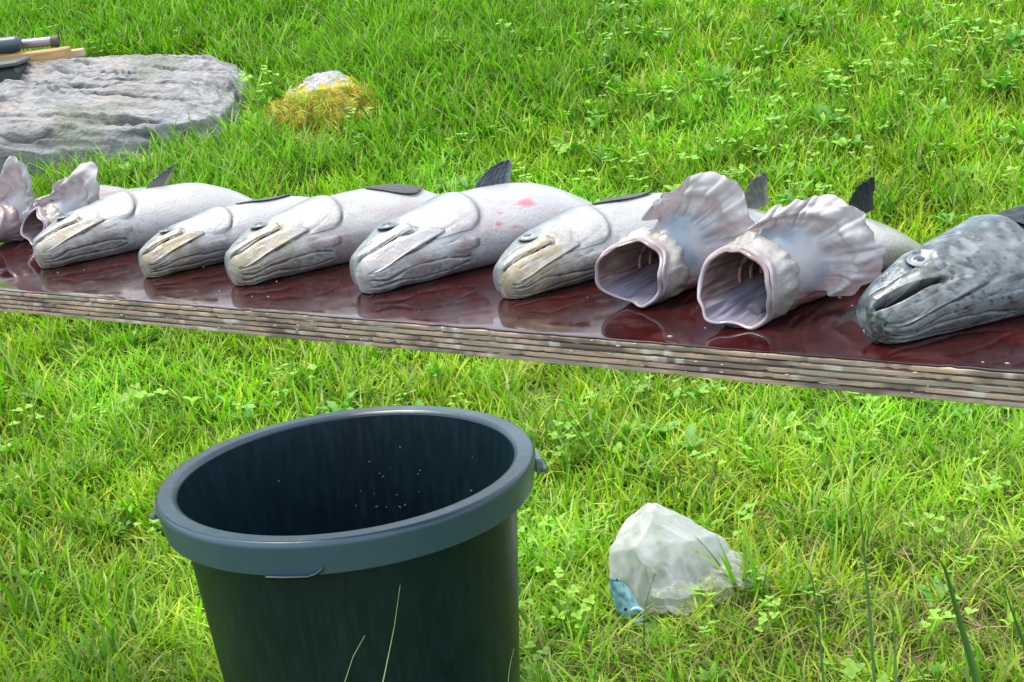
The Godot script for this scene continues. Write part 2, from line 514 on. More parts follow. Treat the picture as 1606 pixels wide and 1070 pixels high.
func make_fish(label: String, snout: Vector3, yaw_deg: float, over: Dictionary) -> Node3D:
	var p := fish_defaults()
	p.merge(over, true)
	p.roll = deg_to_rad(p.roll_deg)
	var k: float = p.k
	var hl := 0.14 * k
	var t := thing("fish", label, "fish", snout, deg_to_rad(yaw_deg), "fish laid side by side across the red board")
	var skin := skin_mat(p.get("rough", 0.46))
	# body: rows along x, finer on the head
	var th := column_angles(150, 26)
	var cols := th.size()
	var xs := PackedFloat32Array()
	for i in 22: xs.append(hl * 0.16 * pow(i / 22.0, 1.7))
	for i in 86: xs.append(hl * lerpf(0.16, 1.15, i / 86.0))
	var head_rows := xs.size()
	for i in 41: xs.append(lerpf(hl * 1.15, 0.50 * k, i / 40.0))
	var rows := xs.size()
	var v := PackedVector3Array()
	var c := PackedColorArray()
	for i in rows:
		var x := xs[i]
		var hx := x / hl
		var s := section(p, maxf(x, 0.00001))
		for j in cols:
			var q := qof(th[j])
			var off := 0.0
			var dark := 0.0
			if hx < 1.2:
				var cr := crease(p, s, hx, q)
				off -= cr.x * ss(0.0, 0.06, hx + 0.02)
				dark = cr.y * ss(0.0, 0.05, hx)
				# cheeks, brow, jaw bulge
				off += 0.0006 * k * exp(-pow((hx - 0.30) / 0.22, 2.0) - pow((q - 0.34) / 0.07, 2.0))
				off += 0.0028 * k * exp(-pow((hx - 0.36) / 0.12, 2.0) - pow((q - 0.80) / 0.06, 2.0))
				off += 0.0006 * k * exp(-pow((hx - 0.24) / 0.20, 2.0) - pow((q - 0.12) / 0.05, 2.0))
				var e: Vector2 = (Vector2(hx, q) - p.eye) * Vector2(hl, PI * 0.5 * (s.w + s.d))
				off -= 0.0035 * exp(-pow(e.length() / (p.eye_r * 1.3), 4.0))
			off += nz.get_noise_3d(x * 45.0, q * 5.0, p.seed * 5.0) * 0.0016 * ss(0.0, 0.1, hx)
			off += nr.get_noise_3d(x * 60.0, q * 11.0, p.seed * 5.0) * 0.0003 * ss(0.05, 0.15, hx) * (1.0 - ss(0.9, 1.3, hx))
			if x < 0.002: off = 0.0
			var pos := on_fish(p, s, x, th[j], off)
			v.append(pos)
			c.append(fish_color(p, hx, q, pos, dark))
	var n := grid_normals(v, rows, cols, true)
	for j in cols: n[j] = Vector3.LEFT
	obj("head", arrays_mesh(v, n, c, grid_index(0, head_rows, cols, true)), skin, t)
	obj("body", arrays_mesh(v, n, c, grid_index(head_rows, rows - 1, cols, true)), skin, t)
	# gill cover and upper jaw plates
	var rear := func(q: float) -> float: return 1.02 - 1.15 * pow(q - 0.55, 2.0) - 0.5 * pow(absf(q - 0.55), 3.0) * 4.0
	obj("gill_cover", plate(p, func(q): return 0.60 - 0.1 * absf(q - 0.5), rear, 0.27, 0.86, -0.0012, 0.0044, 44, 26), skin, t)
	var js: float = p.gap * 1.0
	obj("upper_jaw", plate(p, func(q): return 0.10 + 0.3 * absf(q - 0.5), func(q): return 0.47 - 6.0 * pow(q - 0.475 - js, 2.0), 0.435 + js, 0.535 + js, -0.0012, 0.0026, 12, 30), skin, t)
	var jaw_q := [0.17, 0.215, 0.275, 0.325, 0.40]
	var jaw_x := [0.05, 0.25, 0.50, 0.70, 0.80]
	obj("lower_jaw", plate(p, func(_q): return 0.05, func(q): return table(jaw_q, jaw_x, q) * (1.0 - 0.28 * ss(0.30, 0.40, q)), 0.18, 0.40, -0.0010, 0.0024, 34, 40), skin, t)
	obj("throat_membrane", plate(p, func(_q): return 0.12, func(q): return 0.90 - 5.5 * pow(q - 0.16, 2.0), 0.085, 0.20, -0.0008, 0.0013, 16, 44), skin, t)
	eye_ball(t, p, p.eye.x, p.eye.y, p.eye_r * k, [M.eye_pale if p.has("pale_eye") else M.eye, M.pupil, M.socket if not p.has("socket") else M[p.socket]])
	return finish_fish(t, p)

func finish_fish(t: Node3D, p: Dictionary) -> Node3D:
	var k: float = p.k
	# tail fin at the hanging end
	var s := section(p, 0.485 * k)
	var v := PackedVector3Array()
	var c := PackedColorArray()
	for i in 16:
		var u := i / 15.0 * 2.0 - 1.0
		for j in 12:
			var w := j / 11.0
			var ang := (PI if u < 0 else 0.0)
			var spread := lerpf(0.018, 0.055, w) * k
			var pos := Vector3((0.485 + 0.075 * w * (0.75 + 0.25 * absf(u))) * k, s.y - w * 0.045, s.z)
			pos += Vector3(0, -sin(p.roll), cos(p.roll)) * (u * spread)
			pos.y += sin(u * 20.0) * 0.001
			v.append(pos)
			c.append(Color(0.07, 0.085, 0.09).lerp(Color(0.2, 0.21, 0.2), w * 0.6))
	obj("tail_fin", sheet(v, c, 16, 12, 0.0014), M.fin, t)
	if p.has("fin"):
		var f: Dictionary = p.fin
		var x: float = f.x * k
		var sec := section(p, x)
		var base := on_fish(p, sec, x, f.q * PI, -0.007)
		if f.has("q2"):
			t.add_child(hug_fin(p, f))
		else: fin(t, "dorsal_fin", base, Vector3(f.len * k, 0, 0) + f.get("drift", Vector3.ZERO), f.up * k, f.get("lean", 0.5), f.get("rake", 0.45), f.get("curl", Vector3(0, 0, 0.004)), f.get("dark", Color(0.05, 0.058, 0.065)), f.get("pale", Color(0.24, 0.25, 0.25)), M.fin)
	return t

func make_gaping(label: String, snout: Vector3, yaw_deg: float, over: Dictionary) -> Node3D:
	var p := fish_defaults()
	p.gape = true
	p.edge = 0.155
	p.merge(over, true)
	p.roll = deg_to_rad(p.roll_deg)
	var k: float = p.k
	var t := thing("fish", label, "fish", snout, deg_to_rad(yaw_deg), "fish laid side by side across the red board")
	var skin := skin_mat(0.34)
	var th := column_angles(72, 40)
	var cols := th.size()
	var xs := PackedFloat32Array()
	for i in 10: xs.append(0.012 * k * i / 10.0)
	for i in 62: xs.append(lerpf(0.012, 0.16, i / 62.0) * k)
	var head_rows := xs.size()
	for i in 31: xs.append(lerpf(0.16, 0.50, i / 30.0) * k)
	var rows := xs.size()
	var v := PackedVector3Array()
	var c := PackedColorArray()
	for i in rows:
		var s := section(p, xs[i])
		for j in cols:
			var off := nz.get_noise_3d(xs[i] * 50.0, cos(th[j]) * 2.2, sin(th[j]) * 2.2 + p.seed * 4.0) * 0.004 * ss(0.01, 0.05, xs[i]) * (1.0 - 0.7 * ss(0.1, 0.14, xs[i]))
			off += nr.get_noise_3d(xs[i] * 30.0, cos(th[j]) * 4.5, sin(th[j]) * 4.5 + p.seed * 4.0) * 0.0026 * ss(0.006, 0.03, xs[i]) * (1.0 - ss(0.1, 0.14, xs[i]))
			off += nz.get_noise_2d(cos(th[j]) * 1.5, sin(th[j]) * 1.5 + p.seed * 31.0) * 0.009 * (1.0 - ss(0.0, 0.04, xs[i]))
			var pos := on_fish(p, s, xs[i], th[j], off)
			pos.x += tilt_of(p, th[j]) * (1.0 - ss(0.0, 0.07, xs[i]))
			v.append(pos)
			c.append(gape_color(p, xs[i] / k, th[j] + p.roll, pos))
	var n := grid_normals(v, rows, cols, true)
	obj("head", arrays_mesh(v, n, c, grid_index(0, head_rows, cols, true)), skin, t)
	obj("body", arrays_mesh(v, n, c, grid_index(head_rows, rows - 1, cols, true)), skin, t)
	# lip: a fleshy roll round the opening, then the lining running inwards
	v = PackedVector3Array()
	c = PackedColorArray()
	var depth := 26
	var s0 := section(p, 0.0)
	for i in depth:
		var u := float(i) / (depth - 1)
		var inward := 0.0
		var shrink := 0.0
		if i < 9:
			var a := PI * i / 8.0
			inward = -sin(a) * 0.0032 * k
			shrink = (1.0 - cos(a)) * 0.5 * 0.0036 * k
		else:
			var w := float(i - 9) / (depth - 10)
			inward = w * 0.085 * k
			shrink = (0.0036 + 0.018 * pow(w, 1.4)) * k
		for j in cols:
			var off := -shrink
			if i >= 8:
				var w2 := float(i - 8) / (depth - 9)
				off += nr.get_noise_3d(cos(th[j]) * 6.0, sin(th[j]) * 6.0 + p.seed, w2 * 1.6) * 0.0045 * minf(1.0, w2 * 4.0)
				off += nz.get_noise_3d(cos(th[j]) * 3.0, sin(th[j]) * 3.0 + p.seed, w2 * 3.0) * 0.004 * minf(1.0, w2 * 4.0)
			off += nz.get_noise_2d(cos(th[j]) * 1.5, sin(th[j]) * 1.5 + p.seed * 31.0) * 0.009 * (1.0 - 0.8 * u)
			off += nz.get_noise_2d(cos(th[j]) * 4.0 + 40.0, sin(th[j]) * 4.0 + p.seed * 9.0) * 0.0014
			var pos := on_fish(p, s0, 0.0, th[j], 0.0)
			var cen := Vector3(0, s0.y, s0.z)
			var dir := (pos - cen).normalized()
			pos = pos + dir * off + Vector3(inward + tilt_of(p, th[j]), 0, 0)
			if i == depth - 1: pos = cen + Vector3(0.085 * k, 0, 0) + dir * 0.006
			v.append(pos)
			var n1 := nz.get_noise_3dv(pos * 130.0 + Vector3(p.seed, 0, 0))
			var n2 := nf.get_noise_3d(cos(th[j]) * 40.0, sin(th[j]) * 40.0, u * 14.0 + p.seed)
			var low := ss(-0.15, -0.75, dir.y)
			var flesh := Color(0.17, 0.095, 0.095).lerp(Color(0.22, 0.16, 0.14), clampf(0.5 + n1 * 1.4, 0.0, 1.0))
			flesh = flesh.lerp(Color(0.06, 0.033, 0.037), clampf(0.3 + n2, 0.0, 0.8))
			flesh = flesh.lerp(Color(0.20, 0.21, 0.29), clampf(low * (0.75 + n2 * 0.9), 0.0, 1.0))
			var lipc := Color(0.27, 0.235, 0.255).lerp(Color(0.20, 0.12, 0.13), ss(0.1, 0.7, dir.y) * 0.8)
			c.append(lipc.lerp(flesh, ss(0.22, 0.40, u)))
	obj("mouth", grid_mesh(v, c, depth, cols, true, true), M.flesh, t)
	# tongue and the pale gill arches deep inside
	var tg := []
	var tr := []
	for i in 9:
		var u := i / 8.0
		tg.append(Vector3(0.016 + 0.055 * u, s0.y - 0.020 + 0.004 * sin(u * 3.0), s0.z + 0.004) * 1.0)
		tr.append(lerpf(0.006, 0.0115, sin(PI * (0.15 + 0.6 * u))))
	var tongue := obj("tongue", tube(tg, tr, 14), M.tongue, t)
	tongue.scale.y = 0.55
	tongue.position.y = (s0.y - 0.020) * 0.45 - 0.004
	for i in 3:
		var arc := []
		var rad := []
		for j in 15:
			var a2 := lerpf(-0.3, PI + 0.3, j / 14.0)
			arc.append(Vector3(0.040 + 0.013 * i + 0.006 * sin(a2), s0.y + sin(a2) * (0.0215 - 0.003 * i) * k, s0.z + cos(a2) * (0.0225 - 0.003 * i) * k))
			rad.append(0.0026)
		obj("gill_arch", tube(arc, rad, 8), M.arch, t)
	# gill cover flared out like a fan: a dished membrane with ribs
	var f: Dictionary = p.fan
	v = PackedVector3Array()
	c = PackedColorArray()
	var na := 120
	var nrad := 34
	var sc := section(p, 0.030 * k)
	for i in na:
		var a := lerpf(f.a0, f.a1, float(i) / (na - 1))          # 0 = towards the viewer's right, PI/2 = up
		var reach: float = table(f.at, f.reach, a) * k
		for j in nrad:
			var u := float(j) / (nrad - 1)
			var r0 := 0.0325 * k
			var r := lerpf(r0, reach, u)
			var rib := absf(sin(a * f.ribs + u * 1.6 + nz.get_noise_1d(a * 20.0 + p.seed) * 1.4))
			var ribs_on := ss(0.22, 0.5, u) * (1.0 - 0.55 * ss(0.75, 1.0, u)) * (0.35 + 0.75 * ss(f.a0 + 0.25, f.a0 + 0.8, a))
			var x: float = 0.030 * k + f.dish * k * (sin(minf(u * 1.35, 1.0) * PI)) - f.forward * k * u * u + f.swing * k * u * cos(a)
			x -= (rib - 0.5) * 0.0085 * k * ribs_on
			x += nz.get_noise_3d(cos(a) * u * 5.0, sin(a) * u * 5.0, p.seed * 7.0) * 0.016 * u + nr.get_noise_3d(cos(a) * u * 9.0, sin(a) * u * 9.0, p.seed * 3.0) * 0.0022 * u
			r += (rib - 0.6) * 0.0014 * k * ss(0.7, 1.0, u) + nz.get_noise_2d(a * 12.0, p.seed * 11.0) * 0.008 * ss(0.7, 1.0, u) + nf.get_noise_2d(a * 45.0, p.seed * 5.0) * 0.0012 * ss(0.82, 1.0, u)
			var pos := Vector3(x, sc.y + sin(a) * r, sc.z + cos(a) * r)
			pos.y = maxf(pos.y, 0.004)
			v.append(pos)
			var n1 := nz.get_noise_3dv(pos * 90.0 + Vector3(p.seed, 2, 0))
			var n2 := nf.get_noise_3dv(pos * 380.0)
			var col := Color(0.56, 0.535, 0.545).lerp(Color(0.64, 0.63, 0.65), clampf(0.5 + n1, 0.0, 1.0))
			var hollow := (1.0 - ss(0.22, 0.52, u + n1 * 0.15)) * ss(-0.35, 0.0, a) * (1.0 - ss(1.3, 1.9, a))
			col = col.lerp(Color(0.31, 0.39, 0.47), hollow * clampf(0.75 + n1 * 1.2, 0.0, 1.0) * f.blue)
			col = col.lerp(Color(0.33, 0.20, 0.21), ss(0.1, 0.5, n1 + 0.1) * 0.35 * (1.0 - ss(-0.2, 0.7, a)))
			var g := 1.0 + n2 * 0.10
			c.append(Color(col.r * g, col.g * g, col.b * g))
	obj("gill_cover", sheet(v, c, na, nrad, 0.0013), M.membrane, t)
	return finish_fish(t, p)

func tilt_of(p: Dictionary, th: float) -> float:
	return p.k * (0.007 * sin(th) + 0.016 * nz.get_noise_2d(cos(th) * 1.6 + p.seed * 3.0, sin(th) * 1.6))

# ------------------------------------------------------------------ grass
func blade(st: SurfaceTool, base: Vector3, az: float, len: float, wid: float, tilt0: float, bend: float, c0: Color, c1: Color, segs := 4, twist := 0.0) -> void:
	var pos := base
	var ang := tilt0
	var pts := []
	for i in segs + 1:
		var t := float(i) / segs
		var d := Vector3(cos(az) * sin(ang), cos(ang), sin(az) * sin(ang))
		var side := Vector3(-sin(az + twist * t), 0, cos(az + twist * t))
		var w := wid * 0.5 * (1.0 - pow(t, 2.2)) * (0.75 + 0.25 * minf(1.0, t * 4.0))
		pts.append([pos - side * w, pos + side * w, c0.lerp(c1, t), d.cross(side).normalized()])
		pos += d * (len / segs)
		ang += bend / segs
	for i in segs:
		var a = pts[i]
		var b = pts[i + 1]
		var quad := [a[0], a[1], b[0], a[1], b[1], b[0]] if i < segs - 1 else [a[0], a[1], b[0]]
		var cols := [a[2], a[2], b[2], a[2], b[2], b[2]]
		var nn := [a[3], a[3], b[3], a[3], b[3], b[3]]
		for q in quad.size():
			st.set_color(cols[q])
			st.set_normal(nn[q])
			st.add_vertex(quad[q])

func grass_color(dry: float) -> Color:
	var g := Color(0.30, 0.53, 0.030)
	var r := rng.randf()
	if r < 0.30: g = Color(0.48, 0.60, 0.055)
	elif r < 0.45: g = Color(0.17, 0.36, 0.028)
	elif r < 0.52: g = Color(0.54, 0.62, 0.19)
	if rng.randf() < dry: g = Color(0.40, 0.33, 0.15) if rng.randf() < 0.6 else Color(0.26, 0.20, 0.09)
	var f := rng.randf_range(0.8, 1.15)
	return Color(g.r * f, g.g * f, g.b * f)

func clump(count: int, spread: float, lmin: float, lmax: float, wid: float, tilt: float, bend: float, dry: float) -> ArrayMesh:
	var st := SurfaceTool.new()
	st.begin(Mesh.PRIMITIVE_TRIANGLES)
	for i in count:
		var a := rng.randf() * TAU
		var r := spread * sqrt(rng.randf())
		var c1 := grass_color(dry)
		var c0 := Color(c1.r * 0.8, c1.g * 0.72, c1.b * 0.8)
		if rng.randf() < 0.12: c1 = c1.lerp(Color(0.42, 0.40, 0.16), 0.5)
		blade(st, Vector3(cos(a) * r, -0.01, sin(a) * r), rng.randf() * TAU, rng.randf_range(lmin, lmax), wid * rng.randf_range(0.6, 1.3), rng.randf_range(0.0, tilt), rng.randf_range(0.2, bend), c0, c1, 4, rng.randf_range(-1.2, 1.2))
	return st.commit()

func leaf(st: SurfaceTool, base: Vector3, az: float, len: float, wid: float, tilt0: float, bend: float, c: Color, lobes: float) -> void:
	var segs := 6
	var pos := base
	var ang := tilt0
	var rows := []
	for i in segs + 1:
		var t := float(i) / segs
		var d := Vector3(cos(az) * sin(ang), cos(ang), sin(az) * sin(ang))
		var side := Vector3(-sin(az), 0, cos(az))
		var nrm := side.cross(d).normalized()
		var w := wid * 0.5 * pow(sin(PI * clampf(0.06 + t * 0.90, 0.0, 1.0)), 0.8) * (1.0 + lobes * (0.5 if i % 2 == 0 else -0.5))
		rows.append([pos - side * w + nrm * w * 0.35, pos, pos + side * w + nrm * w * 0.35])
		pos += d * (len / segs)
		ang += bend / segs
	for i in segs:
		for k in 2:
			for w in [rows[i][k], rows[i][k + 1], rows[i + 1][k], rows[i][k + 1], rows[i + 1][k + 1], rows[i + 1][k]]:
				st.set_color(c)
				st.set_normal(Vector3.UP)
				st.add_vertex(w)

func rosette(n: int, len: float, wid: float, lobes: float, c: Color) -> ArrayMesh:
	var st := SurfaceTool.new()
	st.begin(Mesh.PRIMITIVE_TRIANGLES)
	st.set_smooth_group(0)
	for i in n:
		var f := rng.randf_range(0.75, 1.2)
		leaf(st, Vector3(rng.randf_range(-0.006, 0.006), 0.0, rng.randf_range(-0.006, 0.006)), TAU * i / n + rng.randf_range(-0.4, 0.4), len * rng.randf_range(0.7, 1.2), wid * rng.randf_range(0.8, 1.2), rng.randf_range(0.25, 0.8), rng.randf_range(0.5, 1.1), Color(c.r * f, c.g * f, c.b * f), lobes)
	st.generate_normals()
	return st.commit()

func clover(c: Color) -> ArrayMesh:
	var st := SurfaceTool.new()
	st.begin(Mesh.PRIMITIVE_TRIANGLES)
	for k in 5:
		var a := rng.randf() * TAU
		var b := Vector3(cos(a), 0, sin(a)) * rng.randf_range(0.0, 0.03)
		var top := b + Vector3(rng.randf_range(-0.02, 0.02), rng.randf_range(0.03, 0.07), rng.randf_range(-0.02, 0.02))
		for i in 3:
			leaf(st, top, a + TAU * i / 3.0, rng.randf_range(0.008, 0.014), 0.010, 1.0, 0.5, c, 0.0)
		blade(st, b, 0.0, top.y, 0.0016, 0.0, 0.1, c, c, 2)
	st.generate_normals()
	return st.commit()

func scatter(called: String, label: String, mesh: Mesh, m: Material, places: Array, category := "grass") -> void:
	var mm := MultiMesh.new()
	mm.transform_format = MultiMesh.TRANSFORM_3D
	mm.use_colors = true
	mm.mesh = mesh
	mm.instance_count = places.size()
	for i in places.size():
		mm.set_instance_transform(i, places[i][0])
		mm.set_instance_color(i, places[i][1])
	var o := MultiMeshInstance3D.new()
	o.name = numbered(called)
	o.multimesh = mm
	o.material_override = m
	add_child(o)
	tag(o, label, category, "", "stuff")

func blocked(x: float, z: float) -> bool:
	if Vector2(x + 0.2395, z + 1.802).length() < 0.212: return true
	var e := Vector2((x + 1.45) / 0.72, (z + 5.10) / 0.50)
	if pow(absf(e.x), 3.0) + pow(absf(e.y), 3.0) < 0.88: return true
	if Vector2((x + 0.50) / 0.15, (z + 4.84) / 0.25).length() < 1.0 and absf(nf.get_noise_2d(x * 90.0, z * 90.0)) > 0.04: return true
	if Vector2((x - 0.20) / 0.085, (z + 2.20) / 0.06).length() < 1.0: return true
	return false

func place(x: float, z: float, s: float, tall: float, lean := 0.25) -> Transform3D:
	var b := Basis(Vector3.UP, rng.randf() * TAU).scaled(Vector3(s, s * tall, s))
	b = Basis(Vector3(rng.randf_range(-1, 1), 0, rng.randf_range(-1, 1)).normalized(), rng.randf_range(0.0, lean)) * b
	return Transform3D(b, Vector3(x, ground_y(x, z), z))

func near(x: float, z: float, cx: float, cz: float, rx: float, rz: float) -> float:
	return exp(-pow((x - cx) / rx, 2.0) - pow((z - cz) / rz, 2.0))

func meadow() -> void:
	var gm := mat(Color.WHITE, 0.5, true)
	gm.backlight_enabled = true
	gm.backlight = Color(0.70, 0.95, 0.34)
	gm.metallic_specular = 0.35
	var kinds := []
	var lists := []
	for k in 6:
		kinds.append(clump(20, 0.042, 0.028, 0.082, 0.0048, 1.15, 1.6, 0.018))
		lists.append([])
	for k in 3:      # longer, coarser
		kinds.append(clump(20, 0.045, 0.07, 0.15, 0.0060, 0.75, 1.7, 0.02))
		lists.append([])
	for k in 2:      # dry and flattened
		kinds.append(clump(20, 0.04, 0.04, 0.11, 0.0036, 1.3, 1.6, 0.62))
		lists.append([])
	var tries := 54000
	for i in tries:
		var d := sqrt(rng.randf_range(1.15 * 1.15, 8.6 * 8.6))
		var x := rng.randf_range(-1.0, 1.0) * (0.46 * d + 0.5)
		var z := -d
		if blocked(x, z): continue
		var n1 := nz.get_noise_2d(x * 9.0, z * 9.0)
		var n2 := nz.get_noise_2d(x * 3.0 + 50.0, z * 3.0)
		var dry := near(x, z, 0.60, -1.97, 0.33, 0.26) * 0.95 + near(x, z, 0.24, -1.98, 0.18, 0.09) * 0.75 + near(x, z, 1.75, -4.9, 0.5, 0.5) * 0.22 + near(x, z, -0.98, -2.75, 0.12, 0.1) * 0.4 + near(x, z, -0.28, -4.7, 0.2, 0.15) * 0.3
		dry += maxf(0.0, n1 - 0.32) * 0.35
		var longer := near(x, z, -1.2, -6.3, 1.4, 0.7) * 0.9 + near(x, z, -0.08, -5.2, 0.42, 0.5) * 1.1 + near(x, z, -0.85, -4.5, 0.45, 0.2) * 0.4 + near(x, z, -1.5, -4.45, 0.6, 0.2) * 0.1 + maxf(0.0, n2) * 0.22
		var tone := 1.0 + n1 * 0.55 + rng.randf_range(-0.12, 0.12)
		var hue := n2 * 0.30
		var col := Color(tone * (1.0 + hue), tone, tone * (1.0 - hue * 0.5))
		var s := rng.randf_range(0.75, 1.25) * (1.0 + 0.03 * d)
		if rng.randf() < dry:
			lists[9 + rng.randi() % 2].append([place(x, z, s, 0.7, 0.6), Color(1, 1, 1) * rng.randf_range(0.75, 1.1)])
		elif rng.randf() < longer:
			var dk := rng.randf_range(0.55, 1.0)
			lists[6 + rng.randi() % 3].append([place(x, z, s, 1.0, 0.4), Color(0.82 * dk, 0.95 * dk, dk)])
		else:
			lists[rng.randi() % 6].append([place(x, z, s, rng.randf_range(0.7, 1.1), 0.5), col])
	# sparser beyond the picture, so that the hillside goes on
	for i in 9000:
		var a := rng.randf() * TAU
		var d := sqrt(rng.randf_range(0.6, 15.0 * 15.0))
		var x := cos(a) * d
		var z := sin(a) * d - 3.0
		if z < -1.0 and z > -8.6 and absf(x) < 0.46 * -z + 0.5: continue
		if Vector2(x, z).length() < 0.5: continue
		lists[6 + rng.randi() % 3].append([place(x, z, 1.7, 0.9, 0.4), Color(1, 1, 1)])
	for k in kinds.size():
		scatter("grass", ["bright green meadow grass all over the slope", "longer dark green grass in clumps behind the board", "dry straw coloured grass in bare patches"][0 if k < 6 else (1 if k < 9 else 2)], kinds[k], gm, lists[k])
	# broad leaves between the blades
	var lm := mat(Color.WHITE, 0.6, true)
	lm.backlight_enabled = true
	lm.backlight = Color(0.45, 0.7, 0.25)
	var weeds := [rosette(6, 0.045, 0.013, 0.35, Color(0.18, 0.38, 0.028)), rosette(4, 0.035, 0.016, 0.0, Color(0.22, 0.43, 0.035)), clover(Color(0.17, 0.36, 0.026)), clover(Color(0.21, 0.40, 0.036)), rosette(5, 0.055, 0.017, 0.45, Color(0.13, 0.33, 0.045))]
	var wl := [[], [], [], [], []]
	for i in 7000:
		var d := sqrt(rng.randf_range(1.2 * 1.2, 8.0 * 8.0))
		var x := rng.randf_range(-1.0, 1.0) * (0.46 * d + 0.4)
		var z := -d
		if blocked(x, z): continue
		if nz.get_noise_2d(x * 6.0 + 9.0, z * 6.0) + (0.22 if x > -0.2 else -0.1) + near(x, z, 1.2, -4.6, 0.7, 0.8) * 0.3 < rng.randf_range(-0.25, 0.45): continue
		if near(x, z, 0.62, -1.9, 0.3, 0.2) > rng.randf() * 1.4: continue
		var w := rng.randi() % 5
		if d < 2.7 and (w == 0 or w == 4) and rng.randf() < 0.75: continue
		var tr := place(x, z, rng.randf_range(0.6, 1.1) * (0.75 + 0.10 * d), 1.0, 0.4)
		tr.origin.y += rng.randf_range(0.0, 0.03) * (1.0 + 0.06 * d)
		var f := rng.randf_range(0.8, 1.2)
		wl[w].append([tr, Color(f, f, f)])
	for k in 5: scatter("leafy_weeds", "small broad leaves of clover and dandelion between the grass", weeds[k], lm, wl[k], "weeds")

func ground() -> void:
	var v := PackedVector3Array()
	var c := PackedColorArray()
	var zs := []
	var xs := []
	for i in 90: zs.append(3.0 - 0.14 * i)
	for i in 30: zs.append(-9.6 - 0.6 * pow(1.17, i) * 3.0 + 1.8)
	for i in 121:
		var u := (i - 60) / 60.0
		xs.append(u * 6.0 + signf(u) * pow(absf(u), 7.0) * 180.0)
	for z in zs:
		for x in xs:
			v.append(Vector3(x, ground_y(x, z) - 0.004 + nf.get_noise_2d(x * 30.0, z * 30.0) * 0.008, z))
			var n := nz.get_noise_2d(x * 14.0, z * 14.0)
			var far := ss(7.0, 14.0, Vector2(x, z + 3.0).length())
			var col := Color(0.075, 0.14, 0.020).lerp(Color(0.10, 0.065, 0.035), clampf(n * 1.2 + near(x, z, 0.65, -1.9, 0.35, 0.25), 0.0, 1.0))
			c.append(col.lerp(Color(0.10, 0.20, 0.035), far))
	var m := mat(Color.WHITE, 0.95, true)
	m.normal_enabled = true
	m.normal_texture = noise_tex(0.05, 4, 256, true, 8.0)
	m.uv1_triplanar = true
	m.uv1_world_triplanar = true
	m.uv1_scale = Vector3(2, 2, 2)
	var o := obj("ground", grid_mesh(v, c, zs.size(), xs.size(), false, true), m)
	o.set_meta("kind", "structure")
	o.set_meta("label", "grassy ground rising to a gentle slope behind the board")

